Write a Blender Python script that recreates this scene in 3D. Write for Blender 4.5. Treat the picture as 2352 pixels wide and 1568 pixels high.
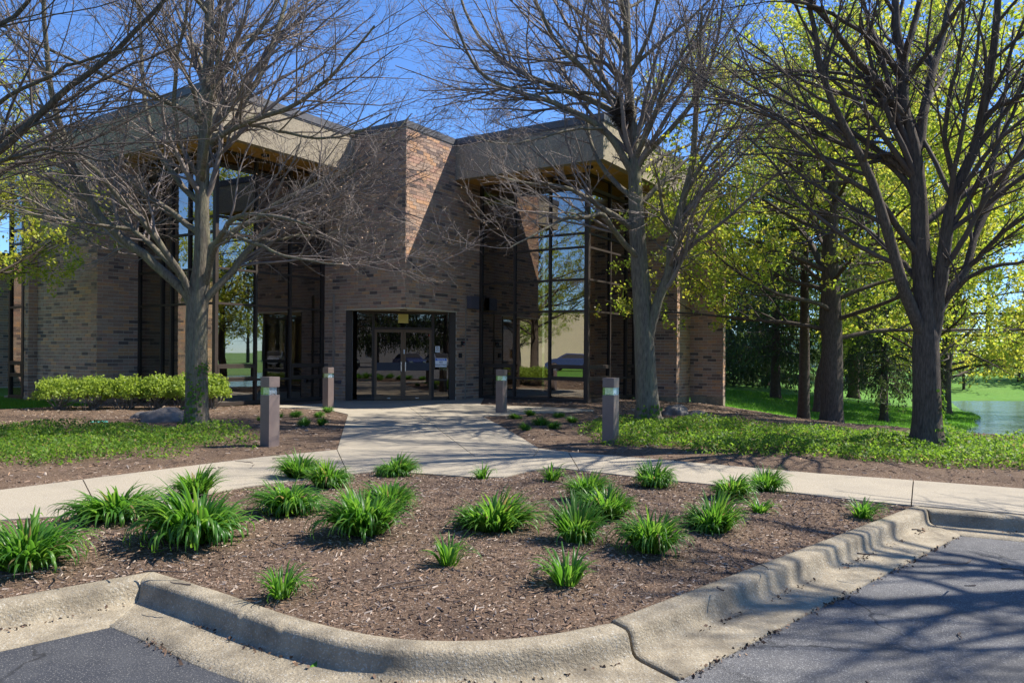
import bpy, bmesh, math, random
import numpy as np
from mathutils import Vector, Matrix, noise as mnoise

for _o in list(bpy.data.objects):
    bpy.data.objects.remove(_o)
scene = bpy.context.scene
COL = scene.collection

# ------------------------------------------------------------------ camera
F_PX, CX, CY, HZ, EYE, ROLL = 1756.0, 1176.0, 784.0, 808.0, 1.5, math.radians(0.4)
cam_data = bpy.data.cameras.new("camera")
cam_data.sensor_width = 36.0
cam_data.lens = F_PX / 2352.0 * 36.0
cam_data.shift_y = (HZ - CY) / 2352.0
cam_data.clip_start = 0.05
cam_data.clip_end = 3000.0
cam = bpy.data.objects.new("camera", cam_data)
COL.objects.link(cam)
cam.matrix_world = Matrix.Translation((0, 0, EYE)) @ Matrix.Rotation(math.radians(90), 4, 'X') @ Matrix.Rotation(ROLL, 4, 'Z')
scene.camera = cam

# ------------------------------------------------------------------ sky, sun, exposure
SUN_EL = math.radians(50)
SUN_H = Vector((0.985, 0.17)).normalized()          # horizontal direction towards the sun
SUN_AZ = math.atan2(SUN_H.x, SUN_H.y)
world = bpy.data.worlds.new("World")
scene.world = world
world.use_nodes = True
wn = world.node_tree.nodes
wn.clear()
w_out = wn.new("ShaderNodeOutputWorld")
w_bg = wn.new("ShaderNodeBackground")
w_sky = wn.new("ShaderNodeTexSky")
w_sky.sky_type = 'NISHITA'
w_sky.sun_disc = False
w_sky.sun_elevation = SUN_EL
w_sky.sun_rotation = SUN_AZ
w_sky.altitude = 200.0
w_sky.air_density = 1.0
w_sky.dust_density = 0.0
w_sky.ozone_density = 2.0
w_bg.inputs[1].default_value = 0.085
w_mx = wn.new("ShaderNodeMix")                          # the deep clear blue of the day
w_mx.data_type = 'RGBA'
w_mx.blend_type = 'MULTIPLY'
w_mx.inputs[0].default_value = 1.0
w_mx.inputs[7].default_value = (0.70, 1.0, 1.45, 1)
world.node_tree.links.new(w_sky.outputs[0], w_mx.inputs[6])
world.node_tree.links.new(w_mx.outputs[2], w_bg.inputs[0])
world.node_tree.links.new(w_bg.outputs[0], w_out.inputs[0])

sun_data = bpy.data.lights.new("sun", 'SUN')
sun_data.energy = 5.0
sun_data.angle = math.radians(0.53)
sun_data.color = (1.0, 0.95, 0.87)
sun = bpy.data.objects.new("sun", sun_data)
COL.objects.link(sun)
to_sun = Vector((SUN_H.x * math.cos(SUN_EL), SUN_H.y * math.cos(SUN_EL), math.sin(SUN_EL)))
sun.rotation_euler = to_sun.to_track_quat('Z', 'Y').to_euler()
sun.location = (40, 10, 60)

scene.view_settings.view_transform = 'Standard'
scene.view_settings.look = 'None'
scene.view_settings.exposure = 0.9
scene.view_settings.gamma = 1.0
scene.view_settings.use_curve_mapping = False
scene.cycles.max_bounces = 7
scene.cycles.transparent_max_bounces = 12
scene.cycles.caustics_reflective = False
scene.cycles.caustics_refractive = False

# ------------------------------------------------------------------ helpers
rng = np.random.default_rng(7)
RND = random.Random(11)
_cr, _sr = math.cos(ROLL), math.sin(ROLL)


def ray(x, y):
    """survey reading (2352 wide plate) -> direction with unit depth"""
    u, v = x - CX, y - HZ
    return ((u * _cr + v * _sr) / F_PX, -(-u * _sr + v * _cr) / F_PX)


def P(x, y, z=0.0):
    rx, rz = ray(x, y)
    d = (z - EYE) / rz
    return Vector((rx * d, d, z))


def Q(x, y, d):
    rx, rz = ray(x, y)
    return Vector((rx * d, d, EYE + rz * d))


def link(o, parent=None, local=False):
    COL.objects.link(o)
    if parent is not None:
        o.parent = parent
        if parent.type == 'EMPTY' and not local:       # child meshes are built in place
            o.matrix_parent_inverse = Matrix.Translation(-parent.location)
    return o


def tag(o, label=None, cat=None, group=None, kind=None):
    if label: o["label"] = label
    if cat: o["category"] = cat
    if group: o["group"] = group
    if kind: o["kind"] = kind
    return o


def empty(name, loc=(0, 0, 0), rz=0.0):
    o = bpy.data.objects.new(name, None)
    o.empty_display_size = 0.2
    o.location = loc
    o.rotation_euler = (0, 0, rz)
    return link(o)


def new_mesh(name, V, F, mats, idx=None, smooth=False):
    """V (n,3) array, F list of index arrays (each (m,k)) -> mesh"""
    me = bpy.data.meshes.new(name)
    V = np.asarray(V, dtype=np.float32).reshape(-1, 3)
    if not isinstance(F, list):
        F = [F]
    F = [np.asarray(f, dtype=np.int32) for f in F if len(f)]
    me.vertices.add(len(V))
    me.vertices.foreach_set("co", V.ravel())
    nl = sum(f.size for f in F)
    npoly = sum(len(f) for f in F)
    me.loops.add(nl)
    me.loops.foreach_set("vertex_index", np.concatenate([f.ravel() for f in F]))
    me.polygons.add(npoly)
    tot = np.concatenate([np.full(len(f), f.shape[1], dtype=np.int32) for f in F])
    start = np.concatenate([[0], np.cumsum(tot)[:-1]]).astype(np.int32)
    me.polygons.foreach_set("loop_start", start)
    try:
        me.polygons.foreach_set("loop_total", tot)
    except Exception:
        pass
    if idx is not None:
        me.polygons.foreach_set("material_index", np.asarray(idx, dtype=np.int32))
    me.polygons.foreach_set("use_smooth", np.full(npoly, smooth))
    for m in (mats if isinstance(mats, (list, tuple)) else [mats]):
        me.materials.append(m)
    me.update()
    me.validate()
    return me


def obj(name, me, parent=None, local=False):
    return link(bpy.data.objects.new(name, me), parent, local)


class MB:
    """collects boxes, prisms and quads for one mesh"""
    def __init__(self):
        self.v, self.f, self.m = [], [], []

    def add(self, verts, faces, mi=0):
        b = len(self.v)
        self.v += [tuple(p) for p in verts]
        self.f += [tuple(b + i for i in f) for f in faces]
        self.m += [mi] * len(faces)

    def prism(self, poly, z0, z1, mi=0):
        n = len(poly)
        a = sum(poly[i][0] * poly[(i + 1) % n][1] - poly[(i + 1) % n][0] * poly[i][1] for i in range(n))
        if a < 0:
            poly = poly[::-1]
        vs = [(p[0], p[1], z0) for p in poly] + [(p[0], p[1], z1) for p in poly]
        fs = [tuple(range(n))[::-1], tuple(range(n, 2 * n))] + [(i, (i + 1) % n, n + (i + 1) % n, n + i) for i in range(n)]
        self.add(vs, fs, mi)

    def bar(self, p, q, out, w, d0, d1, mi=0):
        """upright-section bar from p to q (3d); 'out' unit normal; width w across; depth d0..d1 along out"""
        p, q, out = Vector(p), Vector(q), Vector(out)
        t = (q - p).normalized()
        s = t.cross(out).normalized() * (w / 2)
        vs = []
        for c in (p, q):
            for a, b in ((-1, d0), (1, d0), (1, d1), (-1, d1)):
                vs.append(c + s * a + out * b)
        self.add(vs, [(0, 1, 2, 3), (7, 6, 5, 4), (0, 4, 5, 1), (1, 5, 6, 2), (2, 6, 7, 3), (3, 7, 4, 0)], mi)

    def box(self, lo, hi, mi=0):
        x0, y0, z0 = lo; x1, y1, z1 = hi
        self.prism([(x0, y0), (x1, y0), (x1, y1), (x0, y1)], z0, z1, mi)

    def mesh(self, name, mats, smooth=False, bevel=0.0):
        me = bpy.data.meshes.new(name)
        me.from_pydata(self.v, [], self.f)
        for m in (mats if isinstance(mats, (list, tuple)) else [mats]):
            me.materials.append(m)
        me.polygons.foreach_set("material_index", self.m)
        bm = bmesh.new(); bm.from_mesh(me)
        bmesh.ops.recalc_face_normals(bm, faces=bm.faces)
        if bevel > 0:
            bmesh.ops.bevel(bm, geom=list(bm.edges), offset=bevel, segments=2, profile=0.7, affect='EDGES', clamp_overlap=True)
        bm.to_mesh(me); bm.free()
        me.polygons.foreach_set("use_smooth", [smooth] * len(me.polygons))
        me.update()
        return me

    def build(self, name, mats, parent=None, smooth=False, bevel=0.0, local=False):
        return obj(name, self.mesh(name, mats, smooth, bevel), parent, local)


# ------------------------------------------------------------------ materials
MATS = {}


def mat(name, color, rough=0.8, var=None, scale=8.0, detail=6.0, bump=0.0, bscale=None, spec=0.3, metal=0.0,
        speck=None, speck_scale=150.0, speck_amt=0.5, stain=None, stain_scale=0.7, stain_amt=0.4, stretch=None, coords='pos', trans=None, crack=None, crack_scale=0.6):
    """principled material with noise variation between color and var, optional specks, stains and bump"""
    m = bpy.data.materials.new(name)
    m.use_nodes = True
    nt = m.node_tree; N = nt.nodes; Lk = nt.links
    N.clear()
    out = N.new("ShaderNodeOutputMaterial")
    bs = N.new("ShaderNodeBsdfPrincipled")
    bs.inputs["Roughness"].default_value = rough
    bs.inputs["Specular IOR Level"].default_value = spec
    bs.inputs["Metallic"].default_value = metal
    if coords == 'pos':
        src = N.new("ShaderNodeNewGeometry").outputs["Position"]
    else:
        src = N.new("ShaderNodeTexCoord").outputs["Object"]
    if stretch:
        mp = N.new("ShaderNodeMapping"); mp.inputs["Scale"].default_value = stretch
        Lk.new(src, mp.inputs[0]); src = mp.outputs[0]

    def nz(sc, det=detail, ro=0.6):
        t = N.new("ShaderNodeTexNoise"); t.inputs["Scale"].default_value = sc
        t.inputs["Detail"].default_value = det; t.inputs["Roughness"].default_value = ro
        Lk.new(src, t.inputs["Vector"]); return t.outputs[0]

    def ramp(o, a, b):
        r = N.new("ShaderNodeMapRange"); r.inputs[1].default_value = a; r.inputs[2].default_value = b
        Lk.new(o, r.inputs[0]); return r.outputs[0]

    def mix(fac, a, b):
        x = N.new("ShaderNodeMix"); x.data_type = 'RGBA'
        if hasattr(fac, 'links'): Lk.new(fac, x.inputs[0])
        else: x.inputs[0].default_value = fac
        for s, v in ((6, a), (7, b)):
            if hasattr(v, 'links'): Lk.new(v, x.inputs[s])
            else: x.inputs[s].default_value = (*v, 1)
        return x.outputs[2]

    c = None
    if var is not None:
        c = mix(ramp(nz(scale), 0.32, 0.68), color, var)
    if speck is not None:
        vo = nz(speck_scale, 2.0)
        c = mix(ramp(vo, 0.60 - 0.12 * speck_amt, 0.66), c if c is not None else color, speck)
    if stain is not None:
        f = N.new("ShaderNodeMath"); f.operation = 'MULTIPLY'; f.inputs[1].default_value = stain_amt
        Lk.new(ramp(nz(stain_scale, 8.0, 0.65), 0.45, 0.7), f.inputs[0])
        c = mix(f.outputs[0], c if c is not None else color, stain)
    if crack is not None:
        wv = N.new("ShaderNodeTexNoise"); wv.inputs["Scale"].default_value = 2.5; wv.inputs["Detail"].default_value = 6
        Lk.new(src, wv.inputs["Vector"])
        ma = N.new("ShaderNodeVectorMath"); ma.operation = 'MULTIPLY_ADD'; ma.inputs[1].default_value = (0.5, 0.5, 0.5)
        Lk.new(wv.outputs["Color"], ma.inputs[0]); Lk.new(src, ma.inputs[2])
        vv = N.new("ShaderNodeTexVoronoi"); vv.feature = 'DISTANCE_TO_EDGE'; vv.inputs["Scale"].default_value = crack_scale
        Lk.new(ma.outputs[0], vv.inputs["Vector"])
        r2 = N.new("ShaderNodeMapRange"); r2.inputs[1].default_value = 0.004; r2.inputs[2].default_value = 0.010; r2.inputs[3].default_value = 0.75; r2.inputs[4].default_value = 0.0
        Lk.new(vv.outputs[0], r2.inputs[0])
        g2 = N.new("ShaderNodeMath"); g2.operation = 'MULTIPLY'; Lk.new(r2.outputs[0], g2.inputs[0]); Lk.new(ramp(nz(0.8, 2.0), 0.42, 0.6), g2.inputs[1])
        c = mix(g2.outputs[0], c if c is not None else color, crack)
    if c is None: bs.inputs["Base Color"].default_value = (*color, 1)
    else: Lk.new(c, bs.inputs["Base Color"])
    if bump:
        b = N.new("ShaderNodeBump"); b.inputs["Strength"].default_value = bump; b.inputs["Distance"].default_value = 0.02
        Lk.new(nz(bscale or scale * 3, 8.0), b.inputs["Height"]); Lk.new(b.outputs[0], bs.inputs["Normal"])
    if trans is not None:
        tr = N.new("ShaderNodeBsdfTranslucent")
        if c is not None and trans is True:
            Lk.new(c, tr.inputs[0])
        else:
            tr.inputs[0].default_value = (*trans, 1)
        ms = N.new("ShaderNodeMixShader"); ms.inputs[0].default_value = 0.55
        Lk.new(bs.outputs[0], ms.inputs[1]); Lk.new(tr.outputs[0], ms.inputs[2]); Lk.new(ms.outputs[0], out.inputs[0])
    else:
        Lk.new(bs.outputs[0], out.inputs[0])
    MATS[name] = m
    return m


def leaf_mat(name, col, trans, col2=None, spec=0.35, rough=0.45):
    return mat(name, col, rough, var=col2 or tuple(c * 0.7 for c in col), scale=3.0, detail=3.0, spec=spec, trans=trans)


M_concrete = mat("exposed_aggregate", (0.37, 0.315, 0.225), 0.9, var=(0.27, 0.228, 0.165), scale=45, bump=0.35, bscale=170,
                 speck=(0.55, 0.50, 0.42), speck_scale=120, speck_amt=0.6, stain=(0.23, 0.20, 0.16), stain_scale=1.1, stain_amt=0.45)
M_joint = mat("joint_dirt", (0.05, 0.04, 0.03), 0.95)
M_kerb = mat("kerb_concrete", (0.34, 0.285, 0.195), 0.92, var=(0.25, 0.205, 0.138), scale=13, bump=0.7, bscale=60,
             speck=(0.42, 0.39, 0.32), speck_scale=85, speck_amt=0.25, stain=(0.10, 0.082, 0.058), stain_scale=2.6, stain_amt=0.8)
M_mulch = mat("mulch", (0.075, 0.045, 0.027), 0.95, var=(0.18, 0.115, 0.07), scale=38, bump=1.0, bscale=80,
              speck=(0.36, 0.28, 0.21), speck_scale=60, speck_amt=0.2, stain=(0.06, 0.038, 0.026), stain_scale=1.6, stain_amt=0.6)
M_grass = mat("lawn", (0.075, 0.19, 0.014), 0.9, var=(0.11, 0.25, 0.022), scale=2.2, bump=0.8, bscale=60,
              speck=(0.05, 0.13, 0.015), speck_scale=40, speck_amt=0.5, stain=(0.12, 0.20, 0.03), stain_scale=0.35, stain_amt=0.5)
M_bronze = mat("bronze_frame", (0.042, 0.031, 0.025), 0.5, var=(0.055, 0.042, 0.034), scale=3, spec=0.25)
M_bronze_l = mat("bronze_frame_light", (0.15, 0.092, 0.052), 0.45, var=(0.115, 0.072, 0.042), scale=3, spec=0.35)
M_stucco = mat("pebble_panel", (0.44, 0.37, 0.265), 0.95, var=(0.25, 0.21, 0.15), scale=26, bump=1.0, bscale=60,
               stain=(0.26, 0.225, 0.175), stain_scale=0.8, stain_amt=0.4)
M_cap = mat("roof_flashing", (0.075, 0.072, 0.075), 0.5, var=(0.11, 0.105, 0.105), scale=2, spec=0.4)
M_soffit = mat("soffit_board", (0.60, 0.36, 0.10), 0.85, var=(0.50, 0.29, 0.075), scale=4, stain=(0.2, 0.11, 0.03), stain_scale=1.2, stain_amt=0.5)
M_cream = mat("cream_plaster", (0.68, 0.60, 0.44), 0.9, var=(0.6, 0.53, 0.39), scale=5)
M_mortar = mat("mortar", (0.60, 0.535, 0.45), 0.95, var=(0.50, 0.445, 0.375), scale=30, bump=0.3, bscale=100)
BRICK_TONES = [(0.47, 0.305, 0.21), (0.38, 0.25, 0.185), (0.56, 0.325, 0.185), (0.235, 0.165, 0.135), (0.46, 0.275, 0.20),
               (0.15, 0.112, 0.10), (0.43, 0.305, 0.23)]
BRICK_W = [0.24, 0.2, 0.13, 0.11, 0.12, 0.06, 0.14]
M_bricks = [mat("brick_tone_%d" % i, c, 0.85, var=tuple(v * 0.78 for v in c), scale=14, bump=0.3, bscale=70, spec=0.25) for i, c in enumerate(BRICK_TONES)]
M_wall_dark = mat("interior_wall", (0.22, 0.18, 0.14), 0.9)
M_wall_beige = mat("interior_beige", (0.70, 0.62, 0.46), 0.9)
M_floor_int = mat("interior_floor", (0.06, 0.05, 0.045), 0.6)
M_bollard = mat("bollard_paint", (0.165, 0.125, 0.112), 0.42, var=(0.14, 0.105, 0.095), scale=5, spec=0.4, stain=(0.22, 0.18, 0.15), stain_scale=4, stain_amt=0.35)
M_chrome = mat("bright_metal", (0.75, 0.75, 0.74), 0.25, metal=1.0)
M_white = mat("white_print", (0.78, 0.80, 0.84), 0.6)
M_blue = mat("blue_print", (0.03, 0.10, 0.5), 0.6)
M_black = mat("black_print", (0.02, 0.02, 0.025), 0.6)
M_red = mat("red_print", (0.65, 0.03, 0.02), 0.5)
M_yellow = mat("yellow_card", (0.62, 0.5, 0.16), 0.8)
M_bark = mat("bark", (0.24, 0.20, 0.145), 0.95, var=(0.085, 0.07, 0.054), scale=15, bump=1.0, bscale=24, stretch=(3.0, 3.0, 0.45),
             stain=(0.24, 0.24, 0.13), stain_scale=2.0, stain_amt=0.6)
M_bark_d = mat("bark_dark", (0.145, 0.112, 0.086), 0.95, var=(0.05, 0.039, 0.031), scale=15, bump=1.0, bscale=24, stretch=(3.0, 3.0, 0.5))
M_twig = mat("twig", (0.25, 0.205, 0.175), 0.7, var=(0.14, 0.108, 0.092), scale=5)
M_twig_d = mat("twig_dark", (0.105, 0.082, 0.068), 0.85, var=(0.07, 0.053, 0.045), scale=5)
M_bud = mat("bud", (0.45, 0.29, 0.17), 0.7)
M_rock = mat("boulder", (0.19, 0.165, 0.145), 0.9, var=(0.11, 0.098, 0.09), scale=4, bump=0.8, bscale=10, stain=(0.26, 0.24, 0.21), stain_scale=5, stain_amt=0.5)


def glass_mat(name, refl, trans):
    m = bpy.data.materials.new(name); m.use_nodes = True
    nt = m.node_tree; N = nt.nodes; Lk = nt.links; N.clear()
    out = N.new("ShaderNodeOutputMaterial"); add = N.new("ShaderNodeAddShader")
    gl = N.new("ShaderNodeBsdfGlossy"); gl.inputs["Roughness"].default_value = 0.0
    tr = N.new("ShaderNodeBsdfTransparent"); tr.inputs[0].default_value = (*trans, 1)
    lw = N.new("ShaderNodeLayerWeight"); lw.inputs[0].default_value = 0.35
    mx = N.new("ShaderNodeMix"); mx.data_type = 'RGBA'
    mx.inputs[6].default_value = (*refl, 1); mx.inputs[7].default_value = (0.8, 0.8, 0.8, 1)
    pw = N.new("ShaderNodeMath"); pw.operation = 'POWER'; pw.inputs[1].default_value = 3.0
    Lk.new(lw.outputs["Facing"], pw.inputs[0]); Lk.new(pw.outputs[0], mx.inputs[0])
    Lk.new(mx.outputs[2], gl.inputs[0])
    Lk.new(gl.outputs[0], add.inputs[0]); Lk.new(tr.outputs[0], add.inputs[1]); Lk.new(add.outputs[0], out.inputs[0])
    return m


M_glass = glass_mat("tinted_glass", (0.25, 0.25, 0.25), (0.40, 0.35, 0.28))
M_glass_door = glass_mat("door_glass", (0.13, 0.125, 0.12), (0.32, 0.27, 0.21))
M_lens = glass_mat("clear_lens", (0.18, 0.19, 0.20), (0.72, 0.74, 0.76))
# ------------------------------------------------------------------ ground, water, walks, kerbs
def xy(pts):
    return [Vector((p[0], p[1])) for p in pts]


def catmull(pts, n):
    pts = [Vector(p) for p in pts]
    ext = [pts[0] * 2 - pts[1]] + pts + [pts[-1] * 2 - pts[-2]]
    out = []
    for i in range(1, len(ext) - 2):
        p0, p1, p2, p3 = ext[i - 1:i + 3]
        for k in range(n):
            t = k / n
            out.append(0.5 * ((2 * p1) + (p2 - p0) * t + (2 * p0 - 5 * p1 + 4 * p2 - p3) * t * t + (3 * p1 - p0 - 3 * p2 + p3) * t ** 3))
    out.append(pts[-1].copy())
    return out


def poly_dist(X, Y, poly):
    """signed distance to polygon, negative inside"""
    d = np.full(X.shape, 1e9); ins = np.zeros(X.shape, bool)
    n = len(poly)
    for i in range(n):
        ax, ay = poly[i][0], poly[i][1]; bx, by = poly[(i + 1) % n][0], poly[(i + 1) % n][1]
        ex, ey = bx - ax, by - ay
        t = np.clip(((X - ax) * ex + (Y - ay) * ey) / (ex * ex + ey * ey + 1e-12), 0, 1)
        d = np.minimum(d, np.hypot(X - ax - t * ex, Y - ay - t * ey))
        c = (ay > Y) != (by > Y)
        with np.errstate(divide='ignore', invalid='ignore'):
            ins ^= c & (X < (bx - ax) * (Y - ay) / (by - ay + 1e-12) + ax)
    return np.where(ins, -d, d)


LAKE_Z = -1.0
lake_poly = [tuple(p) for p in catmull(xy([(15.6, 22.0), (14.4, 23.9), (14.9, 25.4), (16.8, 27.6), (17.6, 29.2), (19.4, 31.7), (21.2, 36), (23.4, 40.5), (26, 43.5), (40, 43.5)]), 5)] + [(60, 45), (60, 13), (45, 13), (26, 17.5), (19, 20.0)]

# kerb back edge, read in plan from the near corner of the island bed
K_corner = Vector((-2.43, 5.20)); K_joint = Vector((0.56, 4.27)); K_far = Vector((4.02, 7.60))
k_left = [Vector((-9.0, -0.6)), Vector((-6.0, 2.0)), Vector((-3.08, 4.60)), K_corner]
k_mid = catmull([K_corner, Vector((-1.78, 4.75)), Vector((-1.26, 4.36)), Vector((-0.72, 4.06)), Vector((-0.30, 3.99)), Vector((0.13, 4.06)), K_joint], 8)
k_right = [K_joint, Vector((2.30, 5.94)), K_far]
k_side = [K_far, Vector((4.9, 7.20)), Vector((9.5, 5.3)), Vector((16, 2.6))]
kerb_line = k_left + k_mid[1:] + k_right[1:] + k_side[1:]


def offset_line(line, o):
    out = []
    for i, p in enumerate(line):
        d0 = (p - line[i - 1]).normalized() if i > 0 else None
        d1 = (line[i + 1] - p).normalized() if i < len(line) - 1 else None
        d0 = d0 or d1; d1 = d1 or d0
        n0, n1 = Vector((d0.y, -d0.x)), Vector((d1.y, -d1.x))
        b = (n0 + n1).normalized()
        out.append(p + b * (o / max(0.4, b.dot(n0))))
    return out


lot_edge = offset_line(kerb_line, 0.46)
lot_poly = [tuple(p) for p in lot_edge] + [(60, -20), (60, -60), (-70, -60), (-70, -30), (-30, -8)]
lot_inner = [tuple(p) for p in offset_line(kerb_line, 0.12)] + [(60, -20.2), (60, -60), (-70, -60), (-70, -30), (-30, -8)]


def ground_z(X, Y):
    X = np.asarray(X, float); Y = np.asarray(Y, float)
    d = poly_dist(X, Y, lake_poly)
    t = np.clip(d / 11.0, 0, 1)
    z = -1.0 + 1.0 * (t + 0.08 * np.sin(t * np.pi * 2) * -1.0)
    z = np.where(d < 0, -1.0 + np.clip(d, -1.5, 0) * 0.9, z)
    und = 0.10 * np.sin(X * 0.21 + 1.3) * np.sin(Y * 0.17) * np.clip((Y - 27) / 10, 0, 1) * np.clip(d / 4, 0, 1)
    return z + und


gx = np.unique(np.concatenate([np.linspace(-700, -60, 17), np.linspace(-60, -24, 13), np.arange(-24, 32, 0.55), np.linspace(32, 100, 35), np.linspace(100, 700, 16)]))
gy = np.unique(np.concatenate([np.linspace(-500, -70, 10), np.linspace(-70, -8, 16), np.arange(-8, 50, 0.55), np.linspace(50, 110, 25), np.linspace(110, 1200, 16)]))
GX, GY = np.meshgrid(gx, gy)
GZ = ground_z(GX, GY) - 0.045
dl = poly_dist(GX, GY, lot_inner)
GZ = np.where(dl < 0.0, -0.42, GZ)
nx, ny = len(gx), len(gy)
ii = (np.arange(ny - 1)[:, None] * nx + np.arange(nx - 1)[None, :]).ravel()
ground_faces = np.stack([ii, ii + 1, ii + nx + 1, ii + nx], 1)
o = obj("lawn_ground", new_mesh("lawn_ground", np.stack([GX.ravel(), GY.ravel(), GZ.ravel()], 1), ground_faces, M_grass, smooth=True))
tag(o, "green spring lawn sloping down to the lake", "lawn", kind="structure")

# lake
mw = bpy.data.materials.new("lake_water"); mw.use_nodes = True
b = mw.node_tree.nodes["Principled BSDF"]
b.inputs["Base Color"].default_value = (0.10, 0.13, 0.15, 1); b.inputs["Roughness"].default_value = 0.08
b.inputs["IOR"].default_value = 1.33; b.inputs["Specular IOR Level"].default_value = 0.6
tn = mw.node_tree.nodes.new("ShaderNodeTexNoise"); tn.inputs["Scale"].default_value = 1.0; tn.inputs["Detail"].default_value = 5
tm = mw.node_tree.nodes.new("ShaderNodeMapping"); tm.inputs["Scale"].default_value = (1.6, 4.2, 1)
tg = mw.node_tree.nodes.new("ShaderNodeNewGeometry"); tb = mw.node_tree.nodes.new("ShaderNodeBump")
tb.inputs["Strength"].default_value = 0.35; tb.inputs["Distance"].default_value = 0.12
for a_, b_ in ((tg.outputs["Position"], tm.inputs[0]), (tm.outputs[0], tn.inputs["Vector"]), (tn.outputs[0], tb.inputs["Height"]), (tb.outputs[0], b.inputs["Normal"])):
    mw.node_tree.links.new(a_, b_)
mb = MB(); mb.add([(12, 10, LAKE_Z - 0.09), (100, 10, LAKE_Z - 0.09), (100, 50, LAKE_Z - 0.09), (12, 50, LAKE_Z - 0.09)], [(0, 1, 2, 3)])
tag(mb.build("lake_water", mw), "rippled blue grey water of the small lake", "lake", kind="structure")

# parking lot: sealed dark bay on one side of the island, weathered grey drive on the other
m_asph = mat("asphalt", (0.034, 0.036, 0.042), 0.8, var=(0.05, 0.052, 0.058), scale=5, bump=0.5, bscale=140, speck=(0.20, 0.19, 0.175), speck_scale=95, speck_amt=0.1,
             stain=(0.12, 0.118, 0.112), stain_scale=1.3, stain_amt=0.45, spec=0.35, crack=(0.015, 0.015, 0.015), crack_scale=0.7)
m_asph2 = mat("asphalt_weathered", (0.10, 0.097, 0.095), 0.85, var=(0.15, 0.145, 0.14), scale=2.2, bump=0.8, bscale=120, speck=(0.33, 0.32, 0.30), speck_scale=130, speck_amt=0.35,
              stain=(0.045, 0.045, 0.047), stain_scale=1.2, stain_amt=0.75, spec=0.35, crack=(0.02, 0.02, 0.02), crack_scale=0.8)
cut = 0.35


def sheet(name, poly, z, m, label, cat, kind="structure"):
    mb = MB(); n = len(poly)
    mb.add([(p[0], p[1], z) for p in poly], [tuple(range(n))])
    me = mb.mesh(name, m)
    bm = bmesh.new(); bm.from_mesh(me); bmesh.ops.triangulate(bm, faces=bm.faces)
    bmesh.ops.recalc_face_normals(bm, faces=bm.faces)
    if sum(f.normal.z for f in bm.faces) < 0:
        bmesh.ops.reverse_faces(bm, faces=bm.faces)
    bm.to_mesh(me); bm.free()
    return tag(obj(name, me), label, cat, kind=kind)


edge = [tuple(p) for p in lot_edge]
kcut = min(range(len(edge)), key=lambda i: abs(edge[i][0] - cut) + (0 if 3 < edge[i][1] < 4.5 else 9))
sheet("parking_lot", edge[:kcut + 1] + [(edge[kcut][0], -60), (-70, -60), (-70, -30), (-30, -8)], -0.158, m_asph, "dark sealed asphalt of the parking bay", "asphalt")
sheet("driveway", edge[kcut:] + [(60, -20), (60, -60), (edge[kcut][0], -60)], -0.158, m_asph2, "weathered grey asphalt drive", "asphalt")

# kerbs, one length per cast section
profile = [(0.0, -0.42), (0.0, -0.02), (0.012, -0.004), (0.035, 0.0), (0.095, -0.002), (0.132, -0.006), (0.150, -0.018), (0.160, -0.042), (0.172, -0.085), (0.184, -0.118),
           (0.205, -0.136), (0.25, -0.142), (0.37, -0.147), (0.50, -0.152), (0.505, -0.165), (0.505, -0.42)]


def resample(line, step):
    out = [line[0]]
    for a, b in zip(line[:-1], line[1:]):
        n = max(1, int((b - a).length / step))
        for k in range(1, n + 1):
            out.append(a.lerp(b, k / n))
    return out


def kerb(line_idx0, line_idx1, label, gap0, gap1, dz=0.0, do=0.0):
    base = {o_: offset_line(kerb_line, o_ + do) for o_, _ in profile}
    rows = []
    for o_, z_ in profile:
        seg = base[o_][line_idx0:line_idx1 + 1]
        a, b_ = seg[0], seg[-1]
        seg = list(seg)
        seg[0] = a + (seg[1] - a).normalized() * gap0
        seg[-1] = b_ + (seg[-2] - b_).normalized() * gap1
        pts = []
        for p, q in zip(seg[:-1], seg[1:]):
            n = 14 if (kerb_line[line_idx0] - kerb_line[line_idx1]).length < 2.9 and len(seg) > 10 else 46
            pts += [p.lerp(q, k / n) for k in range(n)]
        pts.append(seg[-1])
        rows.append([(p.x, p.y, z_ + dz) for p in pts])
    A = np.array(rows)                                  # (profile, along, 3)
    for i in range(1, A.shape[0] - 1):
        for j in range(A.shape[1]):
            v = Vector(A[i, j])
            big = mnoise.noise(v * 0.7) * 0.0015 + mnoise.noise(v * 12) * 0.0010 + mnoise.noise(v * 45) * 0.0010
            chip = max(0.0, mnoise.noise(v * 7.5 + Vector((3, 1, 5))) - 0.42) * (0.05 if 4 <= i <= 8 else 0.012)
            A[i, j, 2] += (big - chip) if 2 <= i <= 13 else 0
    npf, na = A.shape[:2]
    k = (np.arange(npf - 1)[:, None] * na + np.arange(na - 1)[None, :]).ravel()
    faces = np.stack([k, k + na, k + na + 1, k + 1], 1)
    me = new_mesh("kerb", A.reshape(-1, 3), [faces], M_kerb, smooth=True)
    bm = bmesh.new(); bm.from_mesh(me)
    bm.verts.ensure_lookup_table()
    for j in (0, na - 1):
        ring = [bm.verts[i * na + j] for i in range(npf)]
        try: bm.faces.new(ring)
        except ValueError: pass
    bmesh.ops.recalc_face_normals(bm, faces=bm.faces)
    bm.to_mesh(me); bm.free()
    return tag(obj("kerb", me), label, "kerb", kind="structure")


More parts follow.
